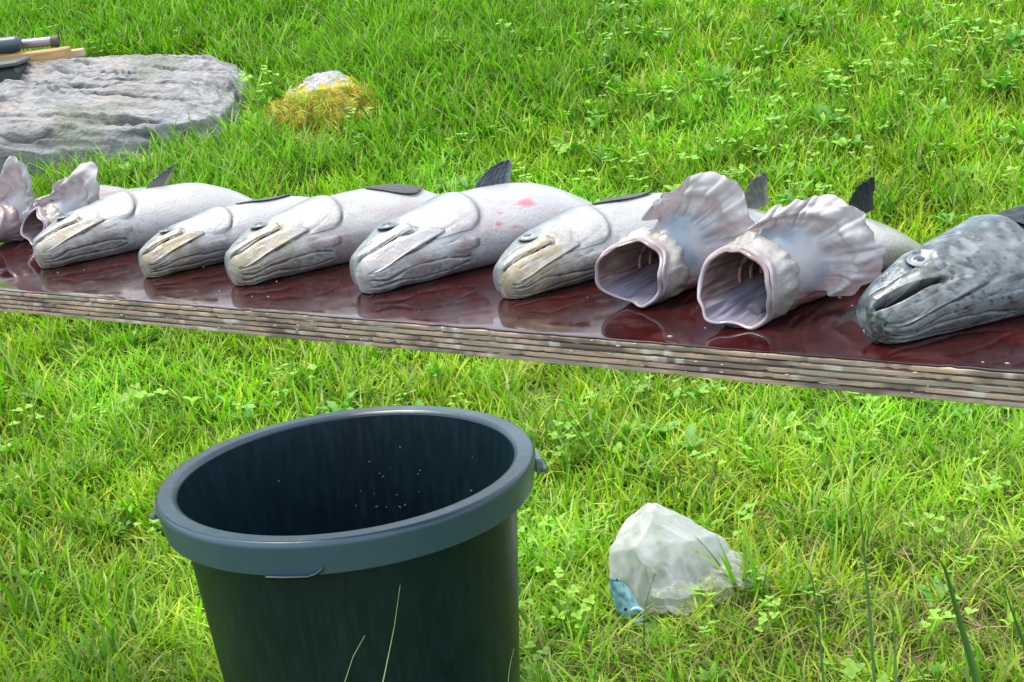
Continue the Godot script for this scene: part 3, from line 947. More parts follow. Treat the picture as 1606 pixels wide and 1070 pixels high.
# ------------------------------------------------------------------ board
func board() -> void:
	var t := thing("plywood_board", "long dark red film-faced plywood board with worn layered edge under the fish", "board", EDGE_A + Vector3(0, 0, 0), 0.0)
	t.transform.basis = Basis(EDGE_E, Vector3.UP, -EDGE_N)      # x along, y up, -z across
	var x0 := -1.0
	var x1 := 1.72
	var wide := 0.28
	# film face: glossy sheet with a faint sag and wet patches in its roughness
	var v := PackedVector3Array()
	var c := PackedColorArray()
	var nx := 340
	var nw := 40
	for i in nx:
		var x := lerpf(x0, x1, float(i) / (nx - 1))
		for j in nw:
			var w := 0.0 if j == 0 else lerpf(0.005, 1.0, float(j - 1) / (nw - 2))
			var front := nf.get_noise_1d(x * 55.0) * 0.0012 + maxf(0.0, nf.get_noise_1d(x * 160.0 + 7.0) - 0.25) * 0.008
			var z := -lerpf(0.001 + front, wide - 0.002, w)
			var y := -0.0004 + nz.get_noise_2d(x * 14.0, w * 6.0) * 0.0001
			if j == 0: y -= 0.0004
			v.append(Vector3(x, y, z))
			var n := nz.get_noise_2d(x * 22.0 + 3.0, w * 9.0)
			var col := Color(0.028, 0.0055, 0.0055).lerp(Color(0.020, 0.0052, 0.0050), clampf(0.5 + n, 0.0, 1.0))
			var worn := ss(0.30, 0.55, nf.get_noise_2d(x * 30.0, w * 25.0 + 5.0)) * (1.0 - ss(0.05, 0.35, w)) * 0.35
			col = col.lerp(Color(0.045, 0.010, 0.0095), ss(0.1, 0.4, nz.get_noise_2d(x * 40.0 + w * 30.0, w * 40.0)) * 0.5)
			c.append(col.lerp(Color(0.11, 0.045, 0.04), worn))
	var fm := mat(Color.WHITE, 1.0, true)
	fm.roughness_texture = noise_tex(0.012, 5, 512, false, 1.0, ramp([[0.0, Color(0.04, 0.04, 0.04)], [0.5, Color(0.07, 0.07, 0.07)], [0.72, Color(0.16, 0.16, 0.16)], [1.0, Color(0.34, 0.34, 0.34)]]))
	fm.uv1_triplanar = true
	fm.uv1_scale = Vector3(2.5, 2.5, 2.5)
	fm.normal_enabled = true
	fm.normal_texture = noise_tex(0.03, 3, 256, true, 1.0)
	fm.normal_scale = 0.04
	fm.metallic_specular = 0.5
	obj("film_face", sheet(v, c, nx, nw, 0.0016), fm, t)
	# the plies, each its own strip across the whole board
	var wm := mat(Color.WHITE, 0.95, true)
	wm.metallic_specular = 0.2
	wm.normal_enabled = true
	wm.normal_texture = noise_tex(0.02, 4, 256, true, 6.0)
	wm.uv1_triplanar = true
	wm.uv1_scale = Vector3(4, 60, 4)
	var plies := 9
	var thick := 0.0262 / plies
	for k in plies:
		var top := -0.0016 - k * thick - (0.0 if k % 2 == 0 else 0.5 * thick)
		v = PackedVector3Array()
		c = PackedColorArray()
		var tone := Color(0.40, 0.285, 0.215) if k % 2 == 0 else Color(0.10, 0.07, 0.055)
		var push := [0.0, 0.0009, 0.0002, 0.0008, -0.0002, 0.0009, 0.0001, 0.0008, 0.0002][k] as float
		var n_along := 900
		for i in n_along:
			var x := lerpf(x0, x1, float(i) / (n_along - 1))
			var chip := maxf(0.0, nf.get_noise_2d(x * 110.0, k * 13.0) - 0.24 + 0.25 * nz.get_noise_1d(x * 14.0)) * 0.008 + maxf(0.0, nz.get_noise_2d(x * 60.0, k * 9.0)) * 0.0012
			var fz := -(push + chip) + nf.get_noise_2d(x * 120.0, k * 31.0) * 0.0005
			var j0 := nf.get_noise_2d(x * 30.0, k * 3.0) * 0.0003
			var y0 := top - 0.00015 + j0
			var y1 := top - thick * (1.5 if k % 2 == 0 else 0.5) + 0.0001 + j0
			for pt in [Vector3(x, y0, -wide), Vector3(x, y0, -0.02), Vector3(x, y0, fz - 0.0004), Vector3(x, y0 - 0.0004, fz), Vector3(x, y1 + 0.0004, fz), Vector3(x, y1, fz - 0.0004), Vector3(x, y1, -0.02), Vector3(x, y1, -wide)]:
				v.append(pt)
				var n := nf.get_noise_2d(x * 24.0, k * 17.0 + pt.y * 900.0)
				var g := nz.get_noise_2d(x * 14.0, k * 0.5) + 0.25 * nf.get_noise_2d(x * 90.0, k * 5.0)
				var col := tone.lerp(Color(0.075, 0.065, 0.06), clampf(ss(0.14, 0.45, n) * 0.6, 0.0, 1.0))
				col = col.lerp(Color(0.20, 0.19, 0.155), clampf(ss(0.10, 0.45, g) * 0.6, 0.0, 1.0))
				col = col.lerp(Color(0.05, 0.048, 0.05), clampf(ss(0.12, 0.4, -g) * 0.6, 0.0, 1.0))
				col = col.lerp(Color(0.50, 0.47, 0.42), ss(0.32, 0.55, nf.get_noise_2d(x * 70.0 + 80.0, k * 21.0)) * 0.7)
				c.append(col)
		obj("ply", grid_mesh(v, c, n_along, 8, true), wm, t)
	# bright splinters and crumbs stuck along the edge
	var st := SurfaceTool.new()
	st.begin(Mesh.PRIMITIVE_TRIANGLES)
	var crumb := SphereMesh.new()
	crumb.radius = 1.0
	crumb.height = 2.0
	crumb.radial_segments = 7
	crumb.rings = 4
	for i in 130:
		var x := rng.randf_range(x0, x1)
		if nz.get_noise_1d(x * 9.0) < rng.randf_range(-0.5, 0.3): continue
		var y := -rng.randf_range(0.001, 0.026)
		var b := Basis(Vector3(rng.randf(), rng.randf(), rng.randf()).normalized(), rng.randf() * 0.5).scaled(Vector3(rng.randf_range(0.0008, 0.0045), rng.randf_range(0.0003, 0.0008), 0.0006))
		st.append_from(crumb, 0, Transform3D(b, Vector3(x, y, 0.0006)))
	var sp := obj("splinters", st.commit(), mat(lin(0.42, 0.39, 0.34), 0.9), t)
	sp.set_meta("kind", "stuff")
	# drops of water and slime on the film
	st = SurfaceTool.new()
	st.begin(Mesh.PRIMITIVE_TRIANGLES)
	var drop := SphereMesh.new()
	drop.radius = 1.0
	drop.height = 2.0
	drop.radial_segments = 14
	drop.rings = 7
	for i in 44:
		var x := rng.randf_range(x0, x1)
		var z := -pow(rng.randf(), 1.6) * 0.16 - 0.006
		var s := rng.randf_range(0.0005, 0.0015) * (1.0 + (0.8 if rng.randf() < 0.12 else 0.0))
		if x > 1.12 and rng.randf() < 0.8: s *= 1.8
		st.append_from(drop, 0, Transform3D(Basis().scaled(Vector3(s * rng.randf_range(1.0, 1.8), s * 0.35, s)), Vector3(x, 0.0009, z)))
	var dm := mat(lin(0.42, 0.38, 0.38), 0.08)
	dm.clearcoat_enabled = true
	dm.clearcoat = 1.0
	var dr := obj("droplets", st.commit(), dm, t)
	dr.set_meta("kind", "stuff")

# ------------------------------------------------------------------ bucket
func bucket() -> void:
	var t := thing("bucket", "large dark blue-green plastic bucket standing in the grass below the board", "bucket", Vector3(-0.2540, 0.014, -1.7980))
	t.rotation_degrees = Vector3(-1.6, 0, -1.9)
	var body_m := mat(lin(0.0055, 0.021, 0.025), 0.36)
	body_m.metallic_specular = 0.35
	body_m.normal_enabled = true
	body_m.normal_texture = noise_tex(0.02, 4, 256, true, 2.0)
	body_m.normal_scale = 0.12
	body_m.uv1_triplanar = true
	body_m.uv1_scale = Vector3(3, 3, 3)
	body_m.roughness_texture = noise_tex(0.03, 5, 512, false, 1.0, ramp([[0.0, Color(0.75, 0.75, 0.75)], [0.5, Color(1, 1, 1)], [1.0, Color(1, 1, 1)]]))
	body_m.albedo_texture = noise_tex(0.02, 5, 512, false, 1.0, ramp([[0.0, Color(0.62, 0.62, 0.62)], [0.55, Color(0.80, 0.80, 0.80)], [0.78, Color(0.9, 0.9, 0.9)], [1.0, Color(1, 1, 1)]]))
	body_m.uv1_scale = Vector3(7, 1.2, 7)
	var inner_m := body_m.duplicate()
	inner_m.albedo_color = lin(0.014, 0.042, 0.060)
	var rim_m := mat(lin(0.032, 0.062, 0.092), 0.32)
	rim_m.roughness_texture = body_m.roughness_texture
	rim_m.uv1_triplanar = true
	rim_m.uv1_scale = Vector3(3, 3, 3)
	rim_m.normal_enabled = true
	rim_m.normal_texture = body_m.normal_texture
	rim_m.normal_scale = 0.2
	var prof := rounded([Vector2(0.2228, 0.430), Vector2(0.187, 0.012), Vector2(0.174, 0.0), Vector2(0.0, 0.0)], 3, 0.006)
	obj("body", lathe(prof, 120), body_m, t)
	var inner := [Vector2(0.2212, 0.4485), Vector2(0.178, 0.018), Vector2(0.155, 0.008), Vector2(0.0, 0.008)]
	obj("inner_wall", lathe(rounded(inner, 3, 0.006), 120), inner_m, t)
	var rim := [Vector2(0.2200, 0.421), Vector2(0.2400, 0.4095), Vector2(0.2440, 0.4098), Vector2(0.2500, 0.448), Vector2(0.2470, 0.4545), Vector2(0.2270, 0.4545), Vector2(0.2222, 0.4505), Vector2(0.2213, 0.4480)]
	obj("rim", lathe(rounded(rim, 4, 0.005), 140), rim_m, t)
	# grips: the moulded tab on the near side and the two lugs
	var tab_m := mat(lin(0.10, 0.14, 0.155), 0.4)
	var v := PackedVector3Array()
	for i in 24:
		var a := lerpf(1.63, 1.92, i / 23.0)
		var lift := 0.010 * pow(absf(1.63 + 0.145 - a) / 0.145, 4.0) * (1.0 if a < 1.70 else 0.0)
		for r in [0.2405, 0.2475, 0.2475]:
			v.append(Vector3(cos(a) * r, 0.4075 + lift + (0.002 if r > 0.246 else 0.0), sin(a) * r))
	obj("grip_tab", sheet(v, PackedColorArray(), 24, 3, 0.0035), tab_m, t)
	for a0 in [-0.10, PI + 0.03]:
		var lug := obj("handle_lug", box(Vector3(0.012, 0.020, 0.05), 0.004), mat(lin(0.16, 0.20, 0.22), 0.35), t)
		lug.position = Vector3(cos(a0) * 0.2515, 0.4235, sin(a0) * 0.2515)
		lug.rotation.y = -a0
		var hole := obj("lug_ridge", box(Vector3(0.008, 0.006, 0.058), 0.002), tab_m, t)
		hole.position = Vector3(cos(a0) * 0.2575, 0.4185, sin(a0) * 0.2575)
		hole.rotation.y = -a0
	# dried scales and scratches on the inside
	var st := SurfaceTool.new()
	st.begin(Mesh.PRIMITIVE_TRIANGLES)
	var s := SphereMesh.new()
	s.radius = 1.0
	s.height = 2.0
	s.radial_segments = 8
	s.rings = 4
	for i in 20:
		var a := rng.randf_range(-2.6, -0.6)
		var y := rng.randf_range(0.24, 0.41)
		if i < 12:
			a = -1.42 + rng.randfn(0, 0.10)
			y = 0.345 + rng.randfn(0, 0.025)
		var r := lerpf(0.178, 0.2212, (y - 0.018) / 0.430) - 0.0006
		var q := rng.randf_range(0.0006, 0.0018)
		st.append_from(s, 0, Transform3D(Basis(Vector3.UP, -a) * Basis(Vector3.RIGHT, rng.randf() * 3.0) * Basis().scaled(Vector3(0.0005, q, q * rng.randf_range(0.6, 3.0))), Vector3(cos(a) * r, y, sin(a) * r)))
	var o := obj("dried_scales", st.commit(), mat(lin(0.13, 0.15, 0.15), 0.5), t)
	o.set_meta("kind", "stuff")

# ------------------------------------------------------------------ bag
func bag() -> void:
	var gy := ground_y(0.2, -2.2)
	var t := thing("plastic_bag", "crumpled translucent white plastic bag lying on the grass beside the bucket", "plastic bag", Vector3(0.195, gy, -2.20))
	var facets := []
	for i in 26:
		facets.append([Vector3(rng.randfn(0, 1), absf(rng.randfn(0, 1)) * 0.9, rng.randfn(0, 1)).normalized(), rng.randf_range(0.80, 1.0)])
	var rows := 91
	var cols := 160
	var v := PackedVector3Array()
	var c := PackedColorArray()
	for i in rows:
		var u := float(i) / (rows - 1)
		var lat := u * PI * 0.56
		for j in cols:
			var a := TAU * j / cols
			var d := Vector3(sin(lat) * cos(a), cos(lat), sin(lat) * sin(a))
			# crumpled: flat facets between sharp creases
			var r := 1.12
			for f in facets:
				var dd := d.dot(f[0])
				if dd > 0.05: r = minf(r, f[1] / dd)
			r += nr.get_noise_3dv(d * 1.6 + Vector3(3, 1, 0)) * 0.055 - absf(nz.get_noise_3dv(d * 4.0)) * 0.015 + nf.get_noise_3dv(d * 40.0) * 0.003
			var pos := Vector3(d.x * 0.108 * r, d.y * 0.160 * r, d.z * 0.085 * r)
			pos.x += 0.02 * (1.0 - u) * 0.3 - 0.012 * d.y
			if u > 0.8:
				var skirt := ss(0.8, 1.0, u)
				var push := maxf(0.0, cos(a - 0.35)) * 0.055 + 0.012 * nz.get_noise_2d(a * 8.0, 4.0)
				pos.x += cos(a) * push * skirt
				pos.z += sin(a) * push * 0.5 * skirt
				pos.y = maxf(pos.y, 0.012 + nz.get_noise_2d(a * 14.0, u * 30.0) * 0.012)
			v.append(pos)
			var al := 0.60 + nz.get_noise_3dv(d * 9.0) * 0.35 + 0.35 * ss(0.3, 0.9, nr.get_noise_3dv(d * 3.5 + Vector3(1, 6, 2))) - ss(0.8, 1.0, u) * 0.35 * maxf(0.0, cos(a - 0.5))
			al -= 0.45 * (1.0 - ss(0.5, 1.0, Vector2((d.x + 0.08) / 0.22, (d.y - 0.50) / 0.13).length() + nz.get_noise_3dv(d * 14.0) * 0.6)) * ss(0.0, 0.3, d.z)
			c.append(Color(0.66, 0.675, 0.685, clampf(al, 0.30, 0.92)))
	var m := mat(Color.WHITE, 0.32, true)
	m.transparency = BaseMaterial3D.TRANSPARENCY_ALPHA
	m.backlight_enabled = true
	m.backlight = Color(0.9, 0.9, 0.9)
	obj("film", grid_mesh(v, c, rows, cols, true, true), m, t)
	# loose film running out to the right
	v = PackedVector3Array()
	c = PackedColorArray()
	for i in 26:
		var u := i / 25.0
		for j in 18:
			var w := j / 17.0
			var pos := Vector3(-0.03 + u * 0.165, 0.0, 0.095 - w * (0.105 - 0.03 * u) - u * 0.006)
			pos.y = 0.034 + 0.050 * w * (1.0 - u * 0.6) + nr.get_noise_2d(u * 4.0, w * 3.0) * 0.010
			v.append(pos)
			c.append(Color(0.50, 0.52, 0.51, clampf(0.50 + nz.get_noise_2d(u * 30.0, w * 20.0) * 0.5, 0.25, 0.85)))
	obj("loose_film", grid_mesh(v, c, 26, 18), m, t)
	# blue plastic scrap at its left
	var b := thing("plastic_scrap", "small pale blue rolled plastic scrap at the left foot of the white bag", "plastic scrap", Vector3(0.122, gy + 0.022, -2.118), 0.0)
	var bm := mat(lin(0.16, 0.34, 0.38), 0.45)
	bm.backlight_enabled = true
	bm.backlight = Color(0.3, 0.4, 0.45)
	v = PackedVector3Array()
	for i in 22:
		var u := i / 21.0
		for j in 30:
			var a := j / 29.0 * 5.4 + 0.3
			var r := lerpf(0.013, 0.022, pow(u, 0.8)) + nz.get_noise_2d(u * 7.0, a * 3.0) * 0.004 - 0.0011 * a
			v.append(Vector3(cos(a) * r - 0.012 + u * 0.016, 0.052 - u * 0.052 + nz.get_noise_2d(a * 3.0, 3.0) * 0.006, sin(a) * r * 0.9 + u * 0.012))
	obj("rolled_film", sheet(v, PackedColorArray(), 22, 30, 0.0016), bm, b)
	var cuff := []
	for i in 25:
		var a := TAU * i / 24.0
		cuff.append(Vector3(cos(a) * 0.0125 + 0.012, 0.0 + sin(a) * 0.012, 0.026))
	obj("cuff", tube(cuff, cuff.map(func(_p): return 0.0032), 8, false), mat(lin(0.38, 0.54, 0.62), 0.38), b)
	var hole := obj("hole", eye_dome(0.003, 0.5), mat(lin(0.02, 0.03, 0.04), 0.8), b)
	hole.transform = Transform3D(Basis(Vector3.RIGHT, PI * 0.5), Vector3(-0.003, 0.014, 0.0285))

# ------------------------------------------------------------------ stones and what lies on them
func stone_mesh(half: Vector3, e: float, seedv: float, strata: float, paint: Callable) -> ArrayMesh:
	var rows := 110
	var cols := 190
	var v := PackedVector3Array()
	var c := PackedColorArray()
	for i in rows:
		var tt := 1.0 - 2.0 * i / (rows - 1)
		var rho := 1.0 - pow(absf(tt), 1.5)
		var hi := signf(tt) * pow(maxf(0.0, 1.0 - pow(rho, 2.0 / e)), e * 0.5)
		for j in cols:
			var a := TAU * j / cols
			var d := Vector3(rho * signf(cos(a)) * pow(absf(cos(a)), 0.75), hi, rho * signf(sin(a)) * pow(absf(sin(a)), 0.75))
			var pos := Vector3(d.x * half.x, d.y * half.y, d.z * half.z)
			var o := pos + Vector3(seedv, 0, 0)
			var swell := 1.0 + nz.get_noise_3dv(o * 4.0) * 0.18
			pos.x *= swell
			pos.z *= swell
			# layers: ledges that run along the stone, and cracks
			var lay := nr.get_noise_3d(o.x * 2.2 + o.z * 2.0, o.y * 8.0 + o.z * 5.0, o.z * 15.0 - o.x * 2.0)
			pos.y += nz.get_noise_3dv(o * 6.0) * 0.014 - ss(0.6, 0.98, lay) * 0.026 * strata + nz.get_noise_3d(o.x * 9.0, o.y * 20.0, o.z * 40.0) * 0.010 + nf.get_noise_3dv(o * 110.0) * 0.009 + nf.get_noise_3dv(o * 36.0) * 0.012
			pos += d * (nr.get_noise_3d(o.x * 2.0, o.y * 26.0, o.z * 3.0) * 0.018 * strata)
			v.append(pos)
			c.append(paint.call(pos, d, lay))
	return grid_mesh(v, c, rows, cols, true, true)

func stones() -> void:
	var sm := mat(Color.WHITE, 0.9, true)
	sm.normal_enabled = true
	sm.normal_texture = noise_tex(0.03, 5, 512, true, 9.0)
	sm.normal_scale = 1.3
	sm.uv1_triplanar = true
	sm.uv1_scale = Vector3(3, 5, 3)
	var grey := func(pos: Vector3, d: Vector3, lay: float) -> Color:
		var n := nz.get_noise_3dv(pos * 14.0)
		var f := nf.get_noise_3dv(pos * 150.0)
		var col := Color(0.215, 0.22, 0.23).lerp(Color(0.26, 0.23, 0.215), clampf(n * 1.3 + 0.2 - pos.x * 0.4, 0.0, 0.9))
		col = col.lerp(Color(0.34, 0.34, 0.345), ss(0.06, 0.35, f) * 0.7)
		col = col.lerp(Color(0.05, 0.047, 0.05), ss(0.45, 0.9, lay + f * 0.5) * 0.9)
		var fine := nr.get_noise_3d(pos.x * 9.0 + pos.z * 12.0, pos.y * 30.0, pos.z * 34.0 - pos.x * 5.0)
		col = col.lerp(Color(0.07, 0.065, 0.068), ss(0.45, 0.85, fine + f * 0.4) * 0.65)
		col = col.lerp(Color(0.13, 0.15, 0.10), ss(0.15, 0.4, nz.get_noise_3dv(pos * 7.0 + Vector3(20, 0, 0))) * 0.5)
		return col
	var slab := obj("flat_stone", stone_mesh(Vector3(0.72, 0.150, 0.43), 0.50, 0.0, 1.0, grey), sm)
	slab.position = Vector3(-1.45, 0.590, -5.13)
	slab.rotation_degrees = Vector3(12, -4, -5.5)
	tag(slab, "large flat grey layered stone lying in the grass behind the fish", "stone")
	var moss := func(pos: Vector3, d: Vector3, lay: float) -> Color:
		var n := nz.get_noise_3dv(pos * 60.0)
		var f := nf.get_noise_3dv(pos * 200.0)
		var col := Color(0.40, 0.32, 0.03).lerp(Color(0.30, 0.22, 0.05), clampf(0.5 + n * 1.2, 0.0, 1.0))
		col = col.lerp(Color(0.17, 0.20, 0.04), ss(0.1, 0.4, f) * 0.6)
		return col.lerp(Color(0.33, 0.34, 0.35).lerp(Color(0.2, 0.2, 0.2), ss(0.0, 0.4, f)), ss(0.094, 0.108, pos.y + n * 0.03))
	var rock := obj("mossy_stone", stone_mesh(Vector3(0.150, 0.120, 0.140), 1.0, 5.0, 0.6, moss), sm)
	rock.position = Vector3(-0.500, 0.535, -4.93)
	tag(rock, "small stone half buried in yellow moss with a bare grey top", "stone")
	# yellow straw hanging over the mossy stone
	var straw := []
	var sc := clump(16, 0.02, 0.03, 0.085, 0.0042, 1.0, 1.5, 0.0)
	for i in 460:
		var a := rng.randf() * TAU
		var r := sqrt(rng.randf())
		if r < 0.34: continue
		var x := -0.500 + cos(a) * 0.24 * r
		var z := -4.86 + sin(a) * 0.30 * r
		var y := maxf(0.515 + 0.125 * sqrt(maxf(0.0, 1.0 - pow(r * 1.15, 2.0))) - 0.015, ground_y(x, z))
		var b := Basis(Vector3(rng.randf_range(-1, 1), 0, rng.randf_range(-1, 1)).normalized(), rng.randf_range(0.2, 1.2)).rotated(Vector3.UP, rng.randf() * TAU)
		b = Basis(Vector3(sin(a), 0, -cos(a)), -0.5 * r) * b
		var f := rng.randf_range(0.7, 1.1)
		var g := rng.randf()
		straw.append([Transform3D(b.scaled(Vector3.ONE * rng.randf_range(0.45, 0.85)), Vector3(x, y, z)), Color((1.55 - 0.5 * g * g) * f, 0.92 * f * (0.85 + 0.45 * g), (1.0 + 0.8 * g) * f)])
	var gm := mat(Color.WHITE, 0.6, true)
	gm.backlight_enabled = true
	gm.backlight = Color(0.75, 0.70, 0.2)
	scatter("yellow_moss", "yellow mossy straw growing round the small stone", sc, gm, straw, "moss")
	gear()

func gear() -> void:
	var wood := mat(Color.WHITE, 0.75)
	wood.albedo_texture = noise_tex(0.02, 4, 256, false, 1.0, ramp([[0.0, lin(0.26, 0.15, 0.06)], [0.5, lin(0.36, 0.22, 0.09)], [1.0, lin(0.44, 0.29, 0.14)]]))
	wood.uv1_triplanar = true
	wood.uv1_scale = Vector3(1.2, 14, 14)
	var steel := mat(lin(0.22, 0.23, 0.25), 0.38)
	steel.metallic = 0.6
	var black := mat(lin(0.018, 0.022, 0.024), 0.45)
	var blue := mat(lin(0.030, 0.050, 0.065), 0.4)
	var w := obj("wooden_beam", box(Vector3(0.62, 0.072, 0.09), 0.005), wood)
	w.position = Vector3(-1.745, 0.803, -5.42)
	w.rotation_degrees = Vector3(0, -3, -1)
	tag(w, "short tan wooden beam lying on the flat grey stone", "beam")
	var sl := obj("wood_slat", box(Vector3(0.34, 0.030, 0.05), 0.004), mat(lin(0.45, 0.34, 0.22), 0.75))
	sl.position = Vector3(-1.575, 0.800, -5.50)
	sl.rotation_degrees = Vector3(0, 5, 0)
	tag(sl, "thin pale wood slat showing its end behind the tan beam", "slat")
	var pipe := thing("steel_pipe", "grey steel pipe with dark open end on top of the tan beam", "pipe", Vector3(-1.475, 0.8575, -5.445))
	var dir := Vector3(-1, 0.035, -0.05)
	obj("tube", tube([Vector3.ZERO, dir * 0.35, dir * 0.7], [0.0175, 0.0175, 0.0175], 20), steel, pipe)
	obj("end_cap", tube([Vector3(0.006, 0, 0), Vector3(-0.022, 0, 0)], [0.0205, 0.0205], 20), mat(lin(0.06, 0.045, 0.04), 0.6), pipe)
	obj("collar", tube([dir * 0.16, dir * 0.165, dir * 0.185, dir * 0.19], [0.020, 0.027, 0.027, 0.020], 20), black, pipe)
	var grip := thing("hand_tool", "dark blue rounded grip of a tool lying on the tan beam", "tool", Vector3(-1.59, 0.869, -5.395))
	obj("grip", tube([Vector3.ZERO, Vector3(-0.006, 0, 0), Vector3(-0.02, 0, 0), Vector3(-0.3, 0.006, 0), Vector3(-0.5, 0.01, 0)], [0.016, 0.024, 0.029, 0.030, 0.030], 22), blue, grip)
	obj("shaft", tube([Vector3(-0.45, 0.01, 0), Vector3(-0.7, 0.014, 0)], [0.014, 0.014], 14), steel, grip)
	var bx := thing("tool_case", "black plastic case on the flat stone in front of the beam", "case", Vector3(-1.785, 0.745, -5.24))
	var bb := obj("base", box(Vector3(0.46, 0.062, 0.16), 0.012), black, bx)
	bb.position = Vector3(0, 0.031, 0)
	var lid := obj("lid", box(Vector3(0.475, 0.016, 0.17), 0.006), mat(lin(0.06, 0.065, 0.06), 0.5), bx)
	lid.position = Vector3(0, 0.072, 0)
	var latch := obj("latch", box(Vector3(0.03, 0.028, 0.008), 0.003), mat(lin(0.03, 0.03, 0.03), 0.4), bx)
	latch.position = Vector3(0.15, 0.048, 0.083)

# ------------------------------------------------------------------ tall stems close to the viewer
func stem(label: String, pts: Array, widths: Array, c: Color) -> void:
	var cv := Curve3D.new()
	for i in pts.size():
		var a: Vector3 = pts[maxi(i - 1, 0)]
		var b: Vector3 = pts[mini(i + 1, pts.size() - 1)]
		cv.add_point(pts[i], (a - b) * 0.17, (b - a) * 0.17)
	var rows := 40
	var v := PackedVector3Array()
	var col := PackedColorArray()
	var base: Vector3 = pts[0]
	for i in rows:
		var t := float(i) / (rows - 1)
		var p := cv.sample_baked(t * cv.get_baked_length())
		var k := t * (widths.size() - 1)
		var w: float = lerpf(widths[int(k)], widths[mini(int(k) + 1, widths.size() - 1)], k - int(k))
		var side := Vector3(cos(t * 1.5), 0, sin(t * 1.5) * 0.6)
		for q in [-1.0, 0.0, 1.0]:
			v.append(p - base + side * (w * 0.5 * q) + Vector3(0, 0, w * 0.18 * (1.0 - absf(q))))
			var f := 1.0 + nf.get_noise_2d(t * 60.0, q * 3.0) * 0.2
			col.append(Color(c.r * f, c.g * f, c.b * f))
	var o := obj("tall_grass_blade", sheet(v, col, rows, 3, 0.0006), M.stem)
	o.position = base
	tag(o, label, "grass blade", "tall single grass blades near the viewer")

func make_materials() -> void:
	skin_bump = noise_tex(0.09, 1, 256, true, 3.0, null, FastNoiseLite.TYPE_CELLULAR)
	M.eye = mat(lin(0.09, 0.115, 0.135), 0.25)
	M.eye_pale = mat(lin(0.26, 0.28, 0.29), 0.12)
	M.pupil = mat(lin(0.018, 0.028, 0.038), 0.22)
	M.socket = mat(lin(0.17, 0.18, 0.19), 0.4)
	M.socket_blue = mat(lin(0.15, 0.18, 0.20), 0.4)
	M.fin = mat(Color.WHITE, 0.62, true)
	M.fin.metallic_specular = 0.3
	M.flesh = mat(Color.WHITE, 0.22, true)
	M.flesh.clearcoat_enabled = true
	M.flesh.clearcoat = 0.5
	M.flesh.clearcoat_roughness = 0.12
	M.tongue = mat(lin(0.17, 0.145, 0.175), 0.25)
	M.arch = mat(lin(0.14, 0.065, 0.06), 0.35)
	M.membrane = mat(Color.WHITE, 0.34, true)
	M.membrane.backlight_enabled = true
	M.membrane.backlight = Color(0.95, 0.90, 0.92)
	M.membrane.clearcoat_enabled = true
	M.membrane.clearcoat = 0.4
	M.membrane.clearcoat_roughness = 0.2
	M.stem = mat(Color.WHITE, 0.45, true)
	M.stem.backlight_enabled = true
	M.stem.backlight = Color(0.4, 0.55, 0.25)

func on_board(along: float, across: float) -> Vector3:
	return EDGE_A + EDGE_E * along + EDGE_N * across + Vector3(0, 0.0006, 0)

